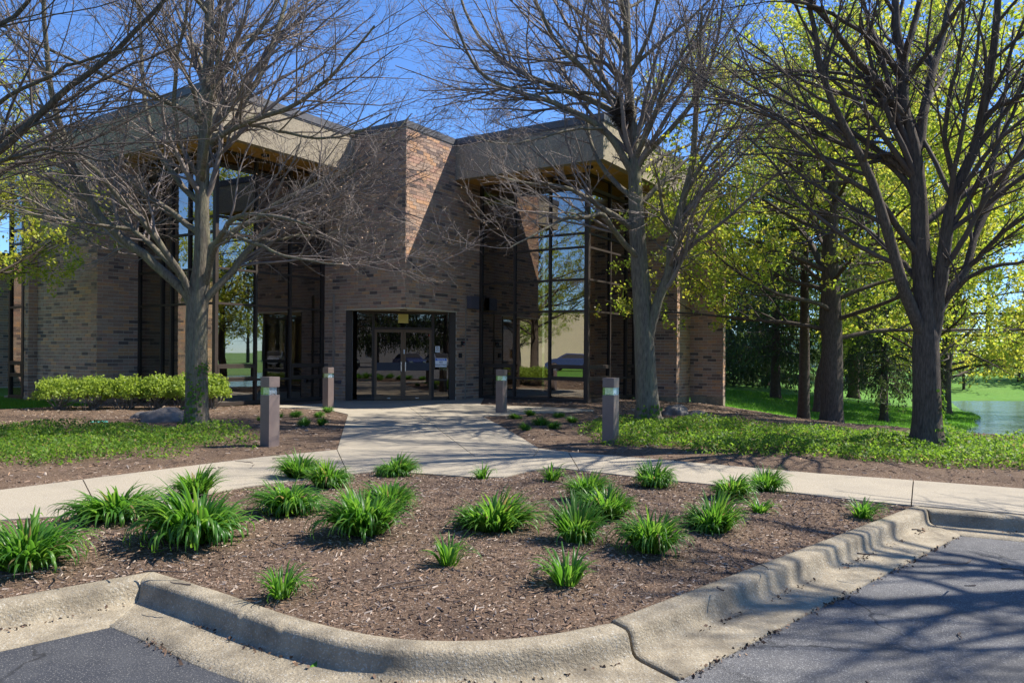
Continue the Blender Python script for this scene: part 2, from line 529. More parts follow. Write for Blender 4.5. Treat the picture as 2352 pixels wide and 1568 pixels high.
i1, i2, i3 = len(k_left) - 1, len(k_left) + len(k_mid) - 2, len(k_left) + len(k_mid) + len(k_right) - 3
kerb(0, i1, "straight concrete kerb and gutter beside the dark parking bay", 0, 0.006)
kerb(i1, i2, "curved concrete kerb round the front of the island bed", 0.006, 0.012)
kerb(i2, i3, "long straight concrete kerb along the grey drive", 0.012, 0.006, dz=0.008, do=-0.01)
kerb(i3, len(kerb_line) - 1, "concrete kerb edging the walk at the drive corner", 0.006, 0)

# concrete walks: cast slabs with sawn joints between them
D = lambda pts: [P(x, y).xy for x, y in pts]
far_left = D([(0, 1124), (300, 1086), (598, 1049), (774, 1032)])
near_left = D([(0, 1193), (150, 1184), (380, 1151), (564, 1117), (700, 1100)])
bed_back = D([(795, 1088), (870, 1081), (960, 1086), (1093, 1095), (1158, 1095), (1212, 1081), (1266, 1072), (1411, 1088), (1546, 1103), (1801, 1128), (2005, 1151), (2098, 1160)])
far_right = D([(1108, 955.5), (1150, 977), (1201, 1006), (1238, 1029), (1305, 1037), (1475, 1051), (1876, 1086), (2352, 1121)])
side_kerb_back = [K_far, Vector((4.9, 7.20)), Vector((9.5, 5.3))]
wl = far_left[0] + (far_left[0] - far_left[1]) * 1.6
wl2 = near_left[0] + (near_left[0] - near_left[1]) * 3.4
wr = far_right[-1] + (far_right[-1] - far_right[-2]) * 1.2
door_mid = P(921, 920).xy
apron_l = D([(799, 951), (765, 943), (700, 938), (600, 934)])
apron_l2 = D([(600, 931), (690, 929), (752, 926)])
apron_r = D([(1160, 953), (1230, 948), (1364, 943)])
apron_r2 = D([(1364, 940), (1250, 934), (1104, 929)])
back_l, back_r = Vector((-5.9, 23.6)), Vector((-0.9, 24.9))
jc = P(1090, 1047).xy
jl = P(795, 1078).xy                                     # joint at the left of the crossing
slabs = []
# entrance apron, split along the joint from the door to the crossing
slabs.append([far_left[-1]] + apron_l + apron_l2 + [back_l, Vector((-4.9, 23.9)), Vector((-3.2, 24.3)), door_mid, jc, P(870, 1066).xy, jl])
slabs.append([jc, door_mid, Vector((-3.2, 24.3)), back_r] + apron_r2[::-1] + apron_r[::-1] + far_right[:4] + [P(1225, 1048).xy])
# crossing in front of the bed
slabs.append([jl, P(870, 1066).xy, jc, P(1225, 1048).xy, far_right[3], far_right[4], P(1330, 1079).xy] + bed_back[:7][::-1])
# walk to the left in two lengths
lm_f, lm_n = P(190, 1100).xy, P(228, 1174).xy
slabs.append([far_left[-1], jl, bed_back[0], near_left[-1], near_left[3], near_left[2], lm_n, lm_f, far_left[1], far_left[2]])
slabs.append([lm_f, lm_n, near_left[1], near_left[0], wl2, wl, far_left[0]])
# walk to the right
rm_f, rm_n = P(2098, 1102).xy, P(2093, 1159.5).xy
slabs.append([far_right[4], far_right[5], far_right[6], rm_f, rm_n, bed_back[10], bed_back[9], bed_back[8], bed_back[7], P(1330, 1079).xy])
slabs.append([rm_f, far_right[7], wr, Vector((9.5, 5.32)), Vector((4.9, 7.22)), rm_n])


def shrink(poly, d):
    n = len(poly)
    a = sum(poly[i].x * poly[(i + 1) % n].y - poly[(i + 1) % n].x * poly[i].y for i in range(n))
    if a < 0: poly = poly[::-1]
    out = []
    for i in range(n):
        p0, p1, p2 = poly[i - 1], poly[i], poly[(i + 1) % n]
        d0, d1 = (p1 - p0).normalized(), (p2 - p1).normalized()
        n0, n1 = Vector((-d0.y, d0.x)), Vector((-d1.y, d1.x))
        bb = n0 + n1
        bb = bb.normalized() if bb.length > 1e-6 else n0
        out.append(p1 + bb * (d / max(0.5, bb.dot(n0))))
    return out


walk_mb = MB()
for s in slabs:
    n = len(s)
    walk_mb.add([(p.x, p.y, -0.025) for p in s], [tuple(range(n))])
walk = walk_mb.build("walkway", M_joint)
tag(walk, "pale exposed aggregate concrete walk to the entrance", "walkway", kind="structure")
for s in slabs:
    mb = MB(); mb.prism([tuple(p) for p in shrink(s, 0.006)], -0.2, 0.0)
    mb.build("slab", M_concrete, walk)

# mulch beds
def inside(X, Y, poly):
    return poly_dist(np.asarray(X, float), np.asarray(Y, float), poly) < 0


def bed(name, poly, label, step, hump, z_edge=0.0):
    poly = [tuple(p) for p in poly]
    xs = [p[0] for p in poly]; ys = [p[1] for p in poly]
    bm = bmesh.new()
    vs = [bm.verts.new((p[0], p[1], 0)) for p in poly]
    f = bm.faces.new(vs)
    # slice into a grid so that the surface can undulate
    for a, n_, lo, hi in ((0, (1, 0, 0), min(xs), max(xs)), (1, (0, 1, 0), min(ys), max(ys))):
        for c in np.arange(lo + step, hi, step):
            co = (c, 0, 0) if a == 0 else (0, c, 0)
            bmesh.ops.bisect_plane(bm, geom=list(bm.verts) + list(bm.edges) + list(bm.faces), plane_co=co, plane_no=n_, dist=1e-5)
    V = np.array([v.co[:] for v in bm.verts])
    d = -poly_dist(V[:, 0], V[:, 1], poly)
    gz = ground_z(V[:, 0], V[:, 1])
    for v, dd, g in zip(bm.verts, d, gz):
        e = min(1.0, max(0.0, dd) / 0.7); e = e * e * (3 - 2 * e)
        nn = mnoise.noise(Vector((v.co.x * 1.3, v.co.y * 1.3, 2.0))) * 0.03 + mnoise.noise(Vector((v.co.x * 5, v.co.y * 5, 7.0))) * 0.012
        v.co.z = g + z_edge + e * (hump + nn)
    bmesh.ops.triangulate(bm, faces=bm.faces)
    bmesh.ops.recalc_face_normals(bm, faces=bm.faces)
    me = bpy.data.meshes.new(name); bm.to_mesh(me); bm.free()
    if sum(p.normal.z for p in me.polygons) < 0:
        me.flip_normals()
    me.materials.append(M_mulch)
    for p in me.polygons: p.use_smooth = True
    return tag(obj(name, me), label, "mulch", kind="structure")


isl = kerb_line[0:i3 + 1]
island_poly = [p.copy() for p in isl][1:] + bed_back[::-1][1:] + near_left[::-1] + [wl2]
isl_out = [tuple(p) for p in island_poly]
bed("mulch_bed", island_poly, "brown mulch of the island bed inside the kerb", 0.22, 0.05, -0.012)
left_bed = far_left[::-1] + [wl] + [Vector((-19, 13)), Vector((-13.5, 18.6)), Vector((-12.2, 19.6)), Vector((-11.2, 20.4)), Vector((-11.9, 21.4)), Vector((-10.9, 22.2)), Vector((-7.6, 20.4)), Vector((-5.5, 23.9)), back_l] + apron_l2[::-1] + apron_l[::-1]
bed("mulch_bed", left_bed, "brown mulch bed between the left wing and the walk", 0.45, 0.03, -0.015)
rb_far = [Vector((-0.9, 25.0)), Vector((2.2, 22.9)), Vector((4.0, 26.1)), Vector((5.4, 25.2)), Vector((6.1, 26.3)), Vector((7.0, 25.7)), Vector((8.2, 25.3)), Vector((9.4, 24.2)), Vector((9.6, 22.0)), Vector((10.4, 19.6)), Vector((12.0, 17.6)), Vector((14.5, 15.0)), Vector((16.5, 11.5)), Vector((14, 6.5))]
right_bed = rb_far + [wr] + far_right[::-1] + apron_r + apron_r2
bed("mulch_bed", right_bed, "brown mulch bed between the right wing and the walk", 0.45, 0.03, -0.015)
left_bed_p = [tuple(p) for p in left_bed]; right_bed_p = [tuple(p) for p in right_bed]
# ------------------------------------------------------------------ office building
ang = math.radians(32.6)
R2 = Vector((math.sin(ang), math.cos(ang))); L2 = Vector((-math.cos(ang), math.sin(ang)))
N_R = Vector((R2.y, -R2.x))            # outward normal of faces running along R (they face the sun side)
N_L = -R2                               # outward normal of faces running along L (they face the walk)
C0 = Vector((-3.04, 21.70))
bldg = empty("office_building", (C0.x, C0.y, 0))
tag(bldg, "two storey brown brick office building with pebbled fascia and dark glass entrance", "building")
COURSE, LEN = 0.1016, 0.3048
TOP_BRICK, SOF, CAP0, CAP1, DOOR_H = 7.86, 6.80, 7.86, 8.06, 27 * COURSE

brick_jobs = []                         # (origin3, tangent2, normal2, t0, t1, z0, z1)
mortar = MB()


def brick_face(p, d, nrm, rects, depth=0.3):
    for t0, t1, z0, z1 in rects:
        a, b_ = p + d * max(t0, 0.0), p + d * t1
        mortar_poly = [a, b_, b_ - nrm * depth, a - nrm * depth]
        m = MB(); m.prism([tuple(q) for q in mortar_poly], z0, z1)
        m.build("brick_wall", M_mortar, bldg)
        brick_jobs.append((p, d, nrm, t0, t1, z0, z1))


def gen_bricks(jobs, rr):
    out = []
    for p, d, nrm, t0, t1, z0, z1 in jobs:
        r0 = math.ceil((z0 - 0.002) / COURSE); r1 = int((z1 + 0.002) / COURSE)
        for r in range(r0, r1):
            zc = r * COURSE
            k = math.floor(t0 / LEN) - 1
            while True:
                s = k * LEN + (LEN / 2 if r % 2 else 0.0)
                e = s + LEN - 0.0125
                k += 1
                if s > t1 - 0.02: break
                s2, e2 = max(s, t0), min(e, t1)
                if e2 - s2 < 0.035: continue
                out.append((p, d, nrm, s2, e2, zc, rr.choices(range(7), BRICK_W)[0], e2 - s2 > LEN - 0.02))
    return out


PROUD = 0.009
P0 = C0 + L2 * 2.0
brick_face(C0, L2, N_L, [(-PROUD, 3.4, DOOR_H, TOP_BRICK), (2.32, 3.4, 0, DOOR_H)])
brick_face(C0, R2, N_R, [(0.024, 3.85, DOOR_H, TOP_BRICK), (2.40, 3.85, 0, DOOR_H)])
Q0 = C0 + L2 * 3.25
G = Q0 - R2 * 3.83
Wp = G + L2 * 3.52
B0 = Wp - R2 * 1.21
A1 = B0 + L2 * 3.24
brick_face(B0, R2, N_R, [(-PROUD, 1.45, 0, SOF)])
brick_face(B0, L2, N_L, [(0.024, 3.24, 0, SOF)])
A2 = A1 - R2 * 0.25
brick_face(A2, R2, N_R, [(-PROUD, 0.24, 0, SOF)])
brick_face(A2, L2, N_L, [(0.024, 0.30, 0, SOF)])
K1 = C0 + R2 * 3.675
GR = K1 - L2 * 3.88
E0 = GR + R2 * 3.56
E1 = E0 - L2 * 1.47
E2 = E1 + R2 * 1.27
E3 = E2 - L2 * 1.13
brick_face(E0, -L2, N_L, [(0.0, 1.47 - 0.024, 0, SOF)])
brick_face(E1, R2, N_R, [(-PROUD, 1.27, 0, 6.2)])
brick_face(E2, -L2, N_L, [(0.0, 1.13 - 0.024, 0, 6.2)])
m = MB(); m.prism([tuple(E1 + L2 * 0.1), tuple(E1 + N_R * 0.03), tuple(E2 + N_L * 0.03), tuple(E3 + N_L * 0.03 + N_R * 0.03), tuple(E3 + R2 * 0.25 + N_R * 0.03), tuple(E3 + R2 * 0.25 + L2 * 3)], 6.2, 6.32); m.build('roof_cap', M_cap, bldg)
brick_face(E3, R2, N_R, [(-PROUD, 0.22, 0, 6.2)])
bricks = gen_bricks(brick_jobs, random.Random(5))


def brick_verts(b):
    p, d, nrm, s, e, zc, tone, full = b
    lo, hi = zc + 0.0062, zc + COURSE - 0.0062
    j = RND.uniform(-0.0015, 0.0015)
    a0, a1 = p + d * s, p + d * e
    f0, f1 = a0 + nrm * (PROUD + j), a1 + nrm * (PROUD + j)
    b0, b1 = a0 - nrm * 0.02, a1 - nrm * 0.02
    return [(f0.x, f0.y, lo), (f1.x, f1.y, lo), (f1.x, f1.y, hi), (f0.x, f0.y, hi), (b0.x, b0.y, lo), (b1.x, b1.y, lo), (b1.x, b1.y, hi), (b0.x, b0.y, hi)]


BF = np.array([(0, 1, 2, 3), (1, 5, 6, 2), (4, 0, 3, 7), (3, 2, 6, 7), (4, 5, 1, 0)])


def dist_b(b):
    q = b[0] + b[1] * ((b[3] + b[4]) / 2)
    return math.hypot(q.length, b[5] - EYE)


singles = [b for b in bricks if b[7] and (b[0] - C0).length < 0.01 and b[3] < (2.6 if b[1] == L2 else 3.4) and b[5] < 6.6]
singles.sort(key=lambda b: dist_b(b) + 0.6 * max(0.0, b[5] - 4.8))
singles = singles[:300]
single_ids = set(id(b) for b in singles)
walls = [c for c in COL.objects if c.parent == bldg and c.name.startswith("brick_wall")]
brick_me = {}
for b in singles:
    key = (b[6], 0 if b[1] == L2 else 1)
    if key not in brick_me:
        m = MB(); w = LEN - 0.0125; h = COURSE - 0.0124
        m.box((0, -0.02, 0), (w, PROUD, h))
        brick_me[key] = m.mesh("brick", M_bricks[b[6]])
    q = b[0] + b[1] * b[3]
    par = walls[(0 if b[1] == L2 else 2) + (0 if b[5] > DOOR_H - 0.05 else 1)]
    ob = bpy.data.objects.new("brick", brick_me[key])
    COL.objects.link(ob); ob.parent = par
    j = RND.uniform(-0.0015, 0.0015)
    dx, nn = b[1], b[2]
    ob.matrix_local = Matrix(((dx.x, nn.x, 0, q.x + nn.x * j), (dx.y, nn.y, 0, q.y + nn.y * j), (0, 0, 1, b[5] + 0.0062), (0, 0, 0, 1)))
rest = [b for b in bricks if id(b) not in single_ids]
V = np.array([brick_verts(b) for b in rest]).reshape(-1, 3)
Fc = (BF[None] + (np.arange(len(rest)) * 8)[:, None, None]).reshape(-1, 4)
me = new_mesh("brickwork", V, Fc, M_bricks, idx=np.repeat([b[6] for b in rest], 5))
bm = bmesh.new(); bm.from_mesh(me); bmesh.ops.recalc_face_normals(bm, faces=bm.faces); bm.to_mesh(me); bm.free()
tag(obj("brickwork", me, bldg), kind="stuff")

# concrete footing showing under the brick
ft = MB()
for p, d, nrm, a, b_ in ((B0, L2, N_L, -0.02, 3.24), (A2, L2, N_L, -0.02, 1.4), (E0, -L2, N_L, 0, 1.49), (E1, R2, N_R, -0.02, 1.2), (E2, -L2, N_L, 0.03, 1.15), (E3, R2, N_R, 0, 0.2)):
    q0, q1 = p + d * a, p + d * b_
    ft.prism([tuple(q0 + nrm * 0.022), tuple(q1 + nrm * 0.022), tuple(q1 - nrm * 0.2), tuple(q0 - nrm * 0.2)], -0.3, 0.06)
ft.build("footing", M_kerb, bldg)

# fascia, cap, soffit and roof of the three masses
LD = Vector((-0.82, 0.572)).normalized()
FL = P0 - R2 * 4.97
FE = FL + LD * 17
J1 = C0 + R2 * 2.318
FR = J1 - L2 * 5.05
FR2 = FR + R2 * 5.66
FR3 = FR + R2 * 8.0
FR4 = FR + R2 * 9.7


def ribbon(line, w):
    a = offset_line(line, 0.0); b_ = offset_line(line, w)
    return [tuple(p) for p in a] + [tuple(p) for p in b_[::-1]]


def fascia(line, ends, mats_label):
    for a, b_ in zip(line[:-1], line[1:]):
        pass
    ln = [p for p in line]
    m = MB(); m.prism(ribbon(ln, -0.22), SOF, CAP0)
    m.build("fascia", M_stucco, bldg)
    m = MB(); m.prism(ribbon(offset_line(ln, 0.035), -0.5), CAP0 + 0.002, CAP1)
    c = m.build("roof_cap", M_cap, bldg)


# order lines so that the outer side lies to the right of travel
fascia([FE, FL, P0], None, None)
fascia([J1, FR, FR2, FR3, FR4], None, None)
m = MB(); m.prism(ribbon(offset_line([C0 + L2 * 2.6, C0, C0 + R2 * 2.9], 0.03), -0.5), CAP0 + 0.004, CAP1 - 0.003)
m.build("roof_cap", M_cap, bldg)
m = MB()
for line in ([FE, FL], [FL, P0], [J1, FR], [FR, FR2]):           # drip edge under the cap
    o1 = offset_line(line, 0.018)
    m.prism([tuple(o1[0]), tuple(o1[1]), tuple(line[1] - (o1[1] - line[1])), tuple(line[0] - (o1[0] - line[0]))], CAP0 - 0.035, CAP0 - 0.005)
m.build("drip_edge", M_cap, bldg)
ins = lambda pts, d: [tuple(p) for p in offset_line(pts, -d)]
back = Vector((2.0, 34.0))
sl = ins([FE, FL, P0], 0.2)
m = MB(); m.prism(sl + [tuple(C0 + L2 * 2.0 + R2 * 0.4), tuple(C0 + L2 * 3.0 + R2 * 2), tuple(FE + R2 * 9)], SOF + 0.05, SOF + 0.12)
m.build("soffit", M_soffit, bldg)
sr = ins([J1, FR, FR2, FR3, FR4], 0.2)
m = MB(); m.prism(sr + [tuple(FR4 + L2 * 8), tuple(J1 + R2 * 5 + L2 * 0.3), tuple(J1 + L2 * 0.35)], SOF + 0.05, SOF + 0.12)
m.build("soffit", M_soffit, bldg)
m = MB()
m.prism([tuple(FE + R2 * 0.3), tuple(FL + R2 * 0.3 + L2 * 0.3), tuple(P0 + L2 * 0.3), tuple(C0 + L2 * 0.4 + R2 * 0.3), tuple(J1 + L2 * 0.3), tuple(FR + R2 * 0.3 + L2 * 0.3), tuple(FR2 + L2 * 0.3), tuple(FR4 + L2 * 0.3), tuple(FR4 + L2 * 12), tuple(FE + R2 * 12)], CAP0 - 0.15, CAP0 - 0.05)
m.build("roof", M_cap, bldg)
for p in (FL + R2 * 0.9 + L2 * 0.75, FL + R2 * 2.3 + L2 * 0.75, FR + L2 * 0.8 + R2 * 0.75, FR + L2 * 2.5 + R2 * 0.75):
    bm = bmesh.new(); bmesh.ops.create_cone(bm, cap_ends=True, segments=20, radius1=0.11, radius2=0.11, depth=0.06, matrix=Matrix.Translation((p.x, p.y, SOF + 0.03)))
    me = bpy.data.meshes.new("downlight"); bm.to_mesh(me); bm.free(); me.materials.append(M_black)
    obj("downlight", me, bldg)

# interior: floors, back walls, the lit stair wall behind the left glass
m = MB()
m.prism([tuple(C0 + L2 * 3.4 + R2 * 1.4), tuple(G + L2 * 0.2 + R2 * 0.2), tuple(Wp + R2 * 0.2), tuple(Wp + R2 * 9), tuple(C0 + R2 * 10), tuple(E0 + R2 * 0.3), tuple(GR + L2 * 0.2 + R2 * 0.2), tuple(K1 + R2 * 0.2), tuple(C0 + R2 * 3.0 + L2 * 0.4), tuple(C0 + R2 * 2 + L2 * 2)], 0.0, 0.03)
m.build("floor_slab", M_floor_int, bldg)
m = MB()
iw = Q0 + L2 * 4.2
m.prism([tuple(iw - R2 * 0.6), tuple(iw + R2 * 4), tuple(iw + R2 * 4 + L2 * 0.15), tuple(iw - R2 * 0.6 + L2 * 0.15)], 0.03, SOF)
m.prism([tuple(Wp + R2 * 4.5), tuple(C0 + R2 * 7.5), tuple(C0 + R2 * 7.7), tuple(Wp + R2 * 4.7)], 0.03, SOF)
m.prism([tuple(K1 + R2 * 4.2), tuple(E0 + R2 * 0.8), tuple(E0 + R2 * 1.0), tuple(K1 + R2 * 4.4)], 0.03, SOF)
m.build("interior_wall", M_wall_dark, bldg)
m = MB()
bw = Q0 + L2 * 1.7
m.prism([tuple(bw - R2 * 2.1), tuple(bw + R2 * 2.0), tuple(bw + R2 * 2.0 + L2 * 0.2), tuple(bw - R2 * 2.1 + L2 * 0.2)], 2.45, 4.0)
m.prism([tuple(bw - R2 * 2.1), tuple(bw + R2 * 2.0), tuple(bw + R2 * 2.0 + L2 * 2.2), tuple(bw - R2 * 2.1 + L2 * 2.2)], 2.38, 2.447)
wv = m.build("balcony_wall", M_wall_beige, bldg)
m = MB(); v0 = bw - R2 * 0.75; m.prism([tuple(v0 + N_R * 0.001), tuple(v0 + R2 * 0.75 + N_R * 0.001), tuple(v0 + R2 * 0.75 + N_R * 0.03), tuple(v0 + N_R * 0.03)], 3.18, 3.30)
m.build("vent", M_wall_dark, wv)
m = MB()
st = Wp + R2 * 1.6 - L2 * 0.55
m.prism([tuple(st), tuple(st - L2 * 0.75), tuple(st - L2 * 0.75 + R2 * 0.1), tuple(st + R2 * 0.1)], 1.55, 2.35)
m.build("stair_panel", M_wall_beige, bldg)

# glazed walls: bronze frames with single panes
ZB = [0.05, 0.68, 1.09, 2.74, 3.68, 4.64, 5.05, 6.42, SOF + 0.05]


def glazing(p, d, nrm, ts, low_split, endw=(0.09, 0.09), inner=()):
    fr = MB(); n3 = Vector((nrm.x, nrm.y, 0))
    v3 = lambda t, z: Vector((p.x + d.x * t, p.y + d.y * t, z))
    for i, t in enumerate(ts):
        w = endw[0] if i == 0 else endw[1] if i == len(ts) - 1 else 0.065
        fr.bar(v3(t, 0.0), v3(t, SOF + 0.048), n3, w, -0.09, 0.035)
    zs = ZB
    for i in range(len(ts) - 1):
        for z in zs:
            if z == 1.09 and not low_split[i]: continue
            a = v3(ts[i] + 0.03, z); b_ = v3(ts[i + 1] - 0.03, z)
            fr.bar(a, b_, n3, 0.06 if 0.1 < z < 6.4 else 0.1, -0.085, 0.03)
        if low_split[i]:
            for zz in (0.74, 1.03):
                fr.bar(v3(ts[i] + 0.05, zz), v3(ts[i + 1] - 0.05, zz), n3, 0.05, -0.06, 0.044)
            for tt in (ts[i] + 0.07, ts[i + 1] - 0.07):
                fr.bar(v3(tt, 0.70), v3(tt, 1.07), n3, 0.05, -0.06, 0.042)
    fo = fr.build("window_wall", M_bronze, bldg)
    for i in range(len(ts) - 1):
        zz = [z for z in zs if not (z == 1.09 and not low_split[i])]
        for z0, z1 in zip(zz[:-1], zz[1:]):
            t0, t1 = ts[i], ts[i + 1]
            tilt, yaw = RND.uniform(-0.0022, 0.0022), RND.uniform(-0.0016, 0.0016)
            pts = []
            for t, z in ((t0, z0), (t1, z0), (t1, z1), (t0, z1)):
                off = -0.02 + tilt * (z - z0) + yaw * (t - t0)
                q = v3(t, z) + n3 * off
                pts.append(q)
            mp = MB()
            mp.add(pts + [q - n3 * 0.008 for q in pts], [(0, 1, 2, 3), (7, 6, 5, 4), (0, 4, 5, 1), (1, 5, 6, 2), (2, 6, 7, 3), (3, 7, 4, 0)])
            mp.build("pane", M_glass, fo)
    return fo


def t_at(p, d, x):
    """plan parameter where a sight line at plate column x meets the wall line"""
    s, _ = ray(x, HZ)
    return (s * p.y - p.x) / (d.x - s * d.y)


ts = [0.05] + [t_at(Q0, -R2, x) for x in (666, 587)] + [3.83]
glazing(Q0, -R2, N_R, ts, [True, False, True])
tl = 3.52
glazing(G, L2, N_L, [0.06, 1.15, 1.95, t_at(G, L2, 371), tl], [False, False, False, False])
ts = [0.05] + [t_at(K1, -L2, x) for x in (1181, 1262)] + [3.88]
glazing(K1, -L2, N_L, ts, [True, False, True], endw=(0.09, 0.14))
ts = [0.08] + [t_at(GR, R2, x) for x in (1400, 1438)] + [3.56]
glazing(GR, R2, N_R, ts, [True, False, True], endw=(0.14, 0.09))
A3 = A2 + L2 * 0.30
glazing(A3, L2, N_L, [0.0, 0.8], [True], endw=(0.12, 0.08))
m = MB(); m.prism([tuple(A3 + L2 * 0.85 - N_L * 0.05), tuple(A3 + L2 * 0.9 - N_L * 0.05), tuple(A3 + L2 * 0.9 + R2 * 6), tuple(A3 + L2 * 0.85 + R2 * 6)], 0, SOF)
m.build("end_wall", M_mortar, bldg)
m = MB(); m.prism([tuple(A3 - N_L * 0.05 + R2 * 1.4), tuple(A3 + L2 * 0.85 + R2 * 1.4), tuple(A3 + L2 * 0.85 + R2 * 1.5), tuple(A3 + R2 * 1.5)], 0, SOF)
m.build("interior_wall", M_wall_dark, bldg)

# ------------------------------------------------------------------ entrance
DL = C0 + L2 * 2.30; DR = C0 + R2 * 2.38
dd = (DR - DL); DW = dd.length; du = dd.normalized(); dn = Vector((du.y, -du.x))
DL = DL - dn * 0.035
n3 = Vector((dn.x, dn.y, 0))
d3 = lambda t, z: Vector((DL.x + du.x * t, DL.y + du.y * t, z))
tx = lambda x: t_at(DL, du, x)
m = MB(); m.prism([tuple(C0 + N_L * 0.012 + N_R * 0.012), tuple(C0 + L2 * 2.36 + N_L * 0.012), tuple(C0 + L2 * 2.36 - N_L * 0.3), tuple(C0 + R2 * 2.44 - N_R * 0.3), tuple(C0 + R2 * 2.44 + N_R * 0.012)], DOOR_H - 0.03, DOOR_H - 0.004)
sf = m.build("entrance_soffit", M_cream, bldg)
m = MB()
q = C0 + (DL + du * DW / 2 - C0) * 0.45
m.prism([(q.x + 0.10 * math.cos(a), q.y + 0.10 * math.sin(a)) for a in np.linspace(0, 2 * math.pi, 17)[:-1]], DOOR_H - 0.055, DOOR_H - 0.031)
m.build("downlight", M_bronze, sf)
H0 = DOOR_H - 0.032
fr = MB()
t_end = (tx(810) + 0.0, tx(1041))
tA, tB = tx(857), tx(994)
for t, w in ((0.09, 0.19), (tA, 0.075), (tB, 0.075), (DW - 0.095, 0.2)):
    fr.bar(d3(t, 0), d3(t, H0), n3, w, -0.1, 0.05)
for a, b_, z, w in ((tx(822), tx(1028), H0 - 0.04, 0.08), (tA, tB, 2.19, 0.07), (tx(822), tA, 0.62, 0.05), (tB, tx(1028), 0.62, 0.05), (tx(822), tA, 0.05, 0.1), (tB, tx(1028), 0.05, 0.1)):
    fr.bar(d3(a, z), d3(b_, z), n3, w, -0.08, 0.035)
ent = fr.build("entrance_frame", M_bronze, bldg)


def quad_pane(a, b_, z0, z1, off, m_, name, parent, th=0.008):
    mp = MB(); pts = [d3(a, z0) + n3 * off, d3(b_, z0) + n3 * off, d3(b_, z1) + n3 * off, d3(a, z1) + n3 * off]
    mp.add(pts + [q - n3 * th for q in pts], [(0, 1, 2, 3), (7, 6, 5, 4), (0, 4, 5, 1), (1, 5, 6, 2), (2, 6, 7, 3), (3, 7, 4, 0)])
    return mp.build(name, m_, parent)


for a, b_, z0, z1 in ((tx(820), tA, 0.05, 0.62), (tx(820), tA, 0.62, H0), (tB, tx(1030), 0.05, 0.62), (tB, tx(1030), 0.62, H0), (tA, tB, 2.19, H0)):
    quad_pane(a, b_, z0, z1, 0.0, M_glass_door, "pane", ent)
tm_ = (tA + tB) / 2
for a, b_, hs in ((tA + 0.04, tm_ - 0.004, 1), (tm_ + 0.004, tB - 0.04, -1)):
    dm = MB()
    for t in (a + 0.035, b_ - 0.035): dm.bar(d3(t, 0.015), d3(t, 2.15), n3, 0.07, -0.03, 0.02)
    for z, w in ((0.085, 0.14), (2.11, 0.08)): dm.bar(d3(a + 0.07, z), d3(b_ - 0.07, z), n3, w, -0.028, 0.018)
    door = dm.build("door", M_bronze_l, bldg)
    quad_pane(a + 0.06, b_ - 0.06, 0.15, 2.08, 0.0, M_glass_door, "pane", door)
    dm = MB(); dm.bar(d3(a + 0.072, 1.03), d3(b_ - 0.072, 1.03), n3, 0.24, 0.004, 0.03); dm.build("push_panel", mat("panel_%d" % hs, (0.03, 0.035, 0.05), 0.5), door)
    th = (b_ - 0.06) if hs == 1 else (a + 0.06)
    dm = MB(); dm.bar(d3(th, 0.89), d3(th, 1.17), n3, 0.03, 0.06, 0.085)
    for z in (0.91, 1.15): dm.bar(d3(th, z - 0.012), d3(th, z + 0.012), n3, 0.02, 0.018, 0.062)
    dm.build("handle", M_chrome, door)
    dm = MB(); tc = (a + b_) / 2; dm.bar(d3(tc - 0.05, 0.07), d3(tc + 0.05, 0.07), n3, 0.03, 0.019, 0.024); dm.build("lock_plate", M_chrome, door)
# vestibule behind the doors
m = MB()
m.prism([tuple(DL - dn * 4), tuple(DL + du * DW - dn * 4), tuple(DL + du * DW - dn * 4.2), tuple(DL - dn * 4.2)], 0, 3.2)
m.prism([tuple(DL - dn * 0.3 - du * 0.2), tuple(DL - dn * 4.2 - du * 0.2), tuple(DL - dn * 4.2 - du * 0.4), tuple(DL - dn * 0.3 - du * 0.4)], 0, 3.2)
m.prism([tuple(DL - dn * 0.3 + du * (DW + 0.2)), tuple(DL - dn * 4.2 + du * (DW + 0.2)), tuple(DL - dn * 4.2 + du * (DW + 0.4)), tuple(DL - dn * 0.3 + du * (DW + 0.4))], 0, 3.2)
m.prism([tuple(DL - dn * 0.12), tuple(DL + du * DW - dn * 0.12), tuple(DL + du * DW - dn * 4), tuple(DL - dn * 4)], 2.9, 3.0)
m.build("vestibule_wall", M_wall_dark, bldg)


def lettering(name, body, size, pos, m_, parent, bold=0.0):
    c = bpy.data.curves.new(name, 'FONT'); c.body = body; c.size = size; c.align_x = 'CENTER'; c.align_y = 'CENTER'; c.extrude = 0.0006; c.offset = bold
    c.materials.append(m_)
    tmp = bpy.data.objects.new("tmp_text", c); COL.objects.link(tmp)
    bpy.context.view_layer.update()
    me = bpy.data.meshes.new_from_object(tmp.evaluated_get(bpy.context.evaluated_depsgraph_get()))
    bpy.data.objects.remove(tmp); me.name = name
    if not me.materials: me.materials.append(m_)
    ob = bpy.data.objects.new(name, me); COL.objects.link(ob); ob.parent = parent
    ob.matrix_local = Matrix(((du.x, 0, n3.x, pos.x), (du.y, 0, n3.y, pos.y), (0, 1, 0, pos.z), (0, 0, 0, 1)))
    return ob


def plate(a, b_, z0, z1, off, m_, name, parent=None):
    mp = MB(); mp.bar(d3(a, (z0 + z1) / 2), d3(b_, (z0 + z1) / 2), n3, z1 - z0, off, off + 0.004)
    return mp.build(name, m_, parent)


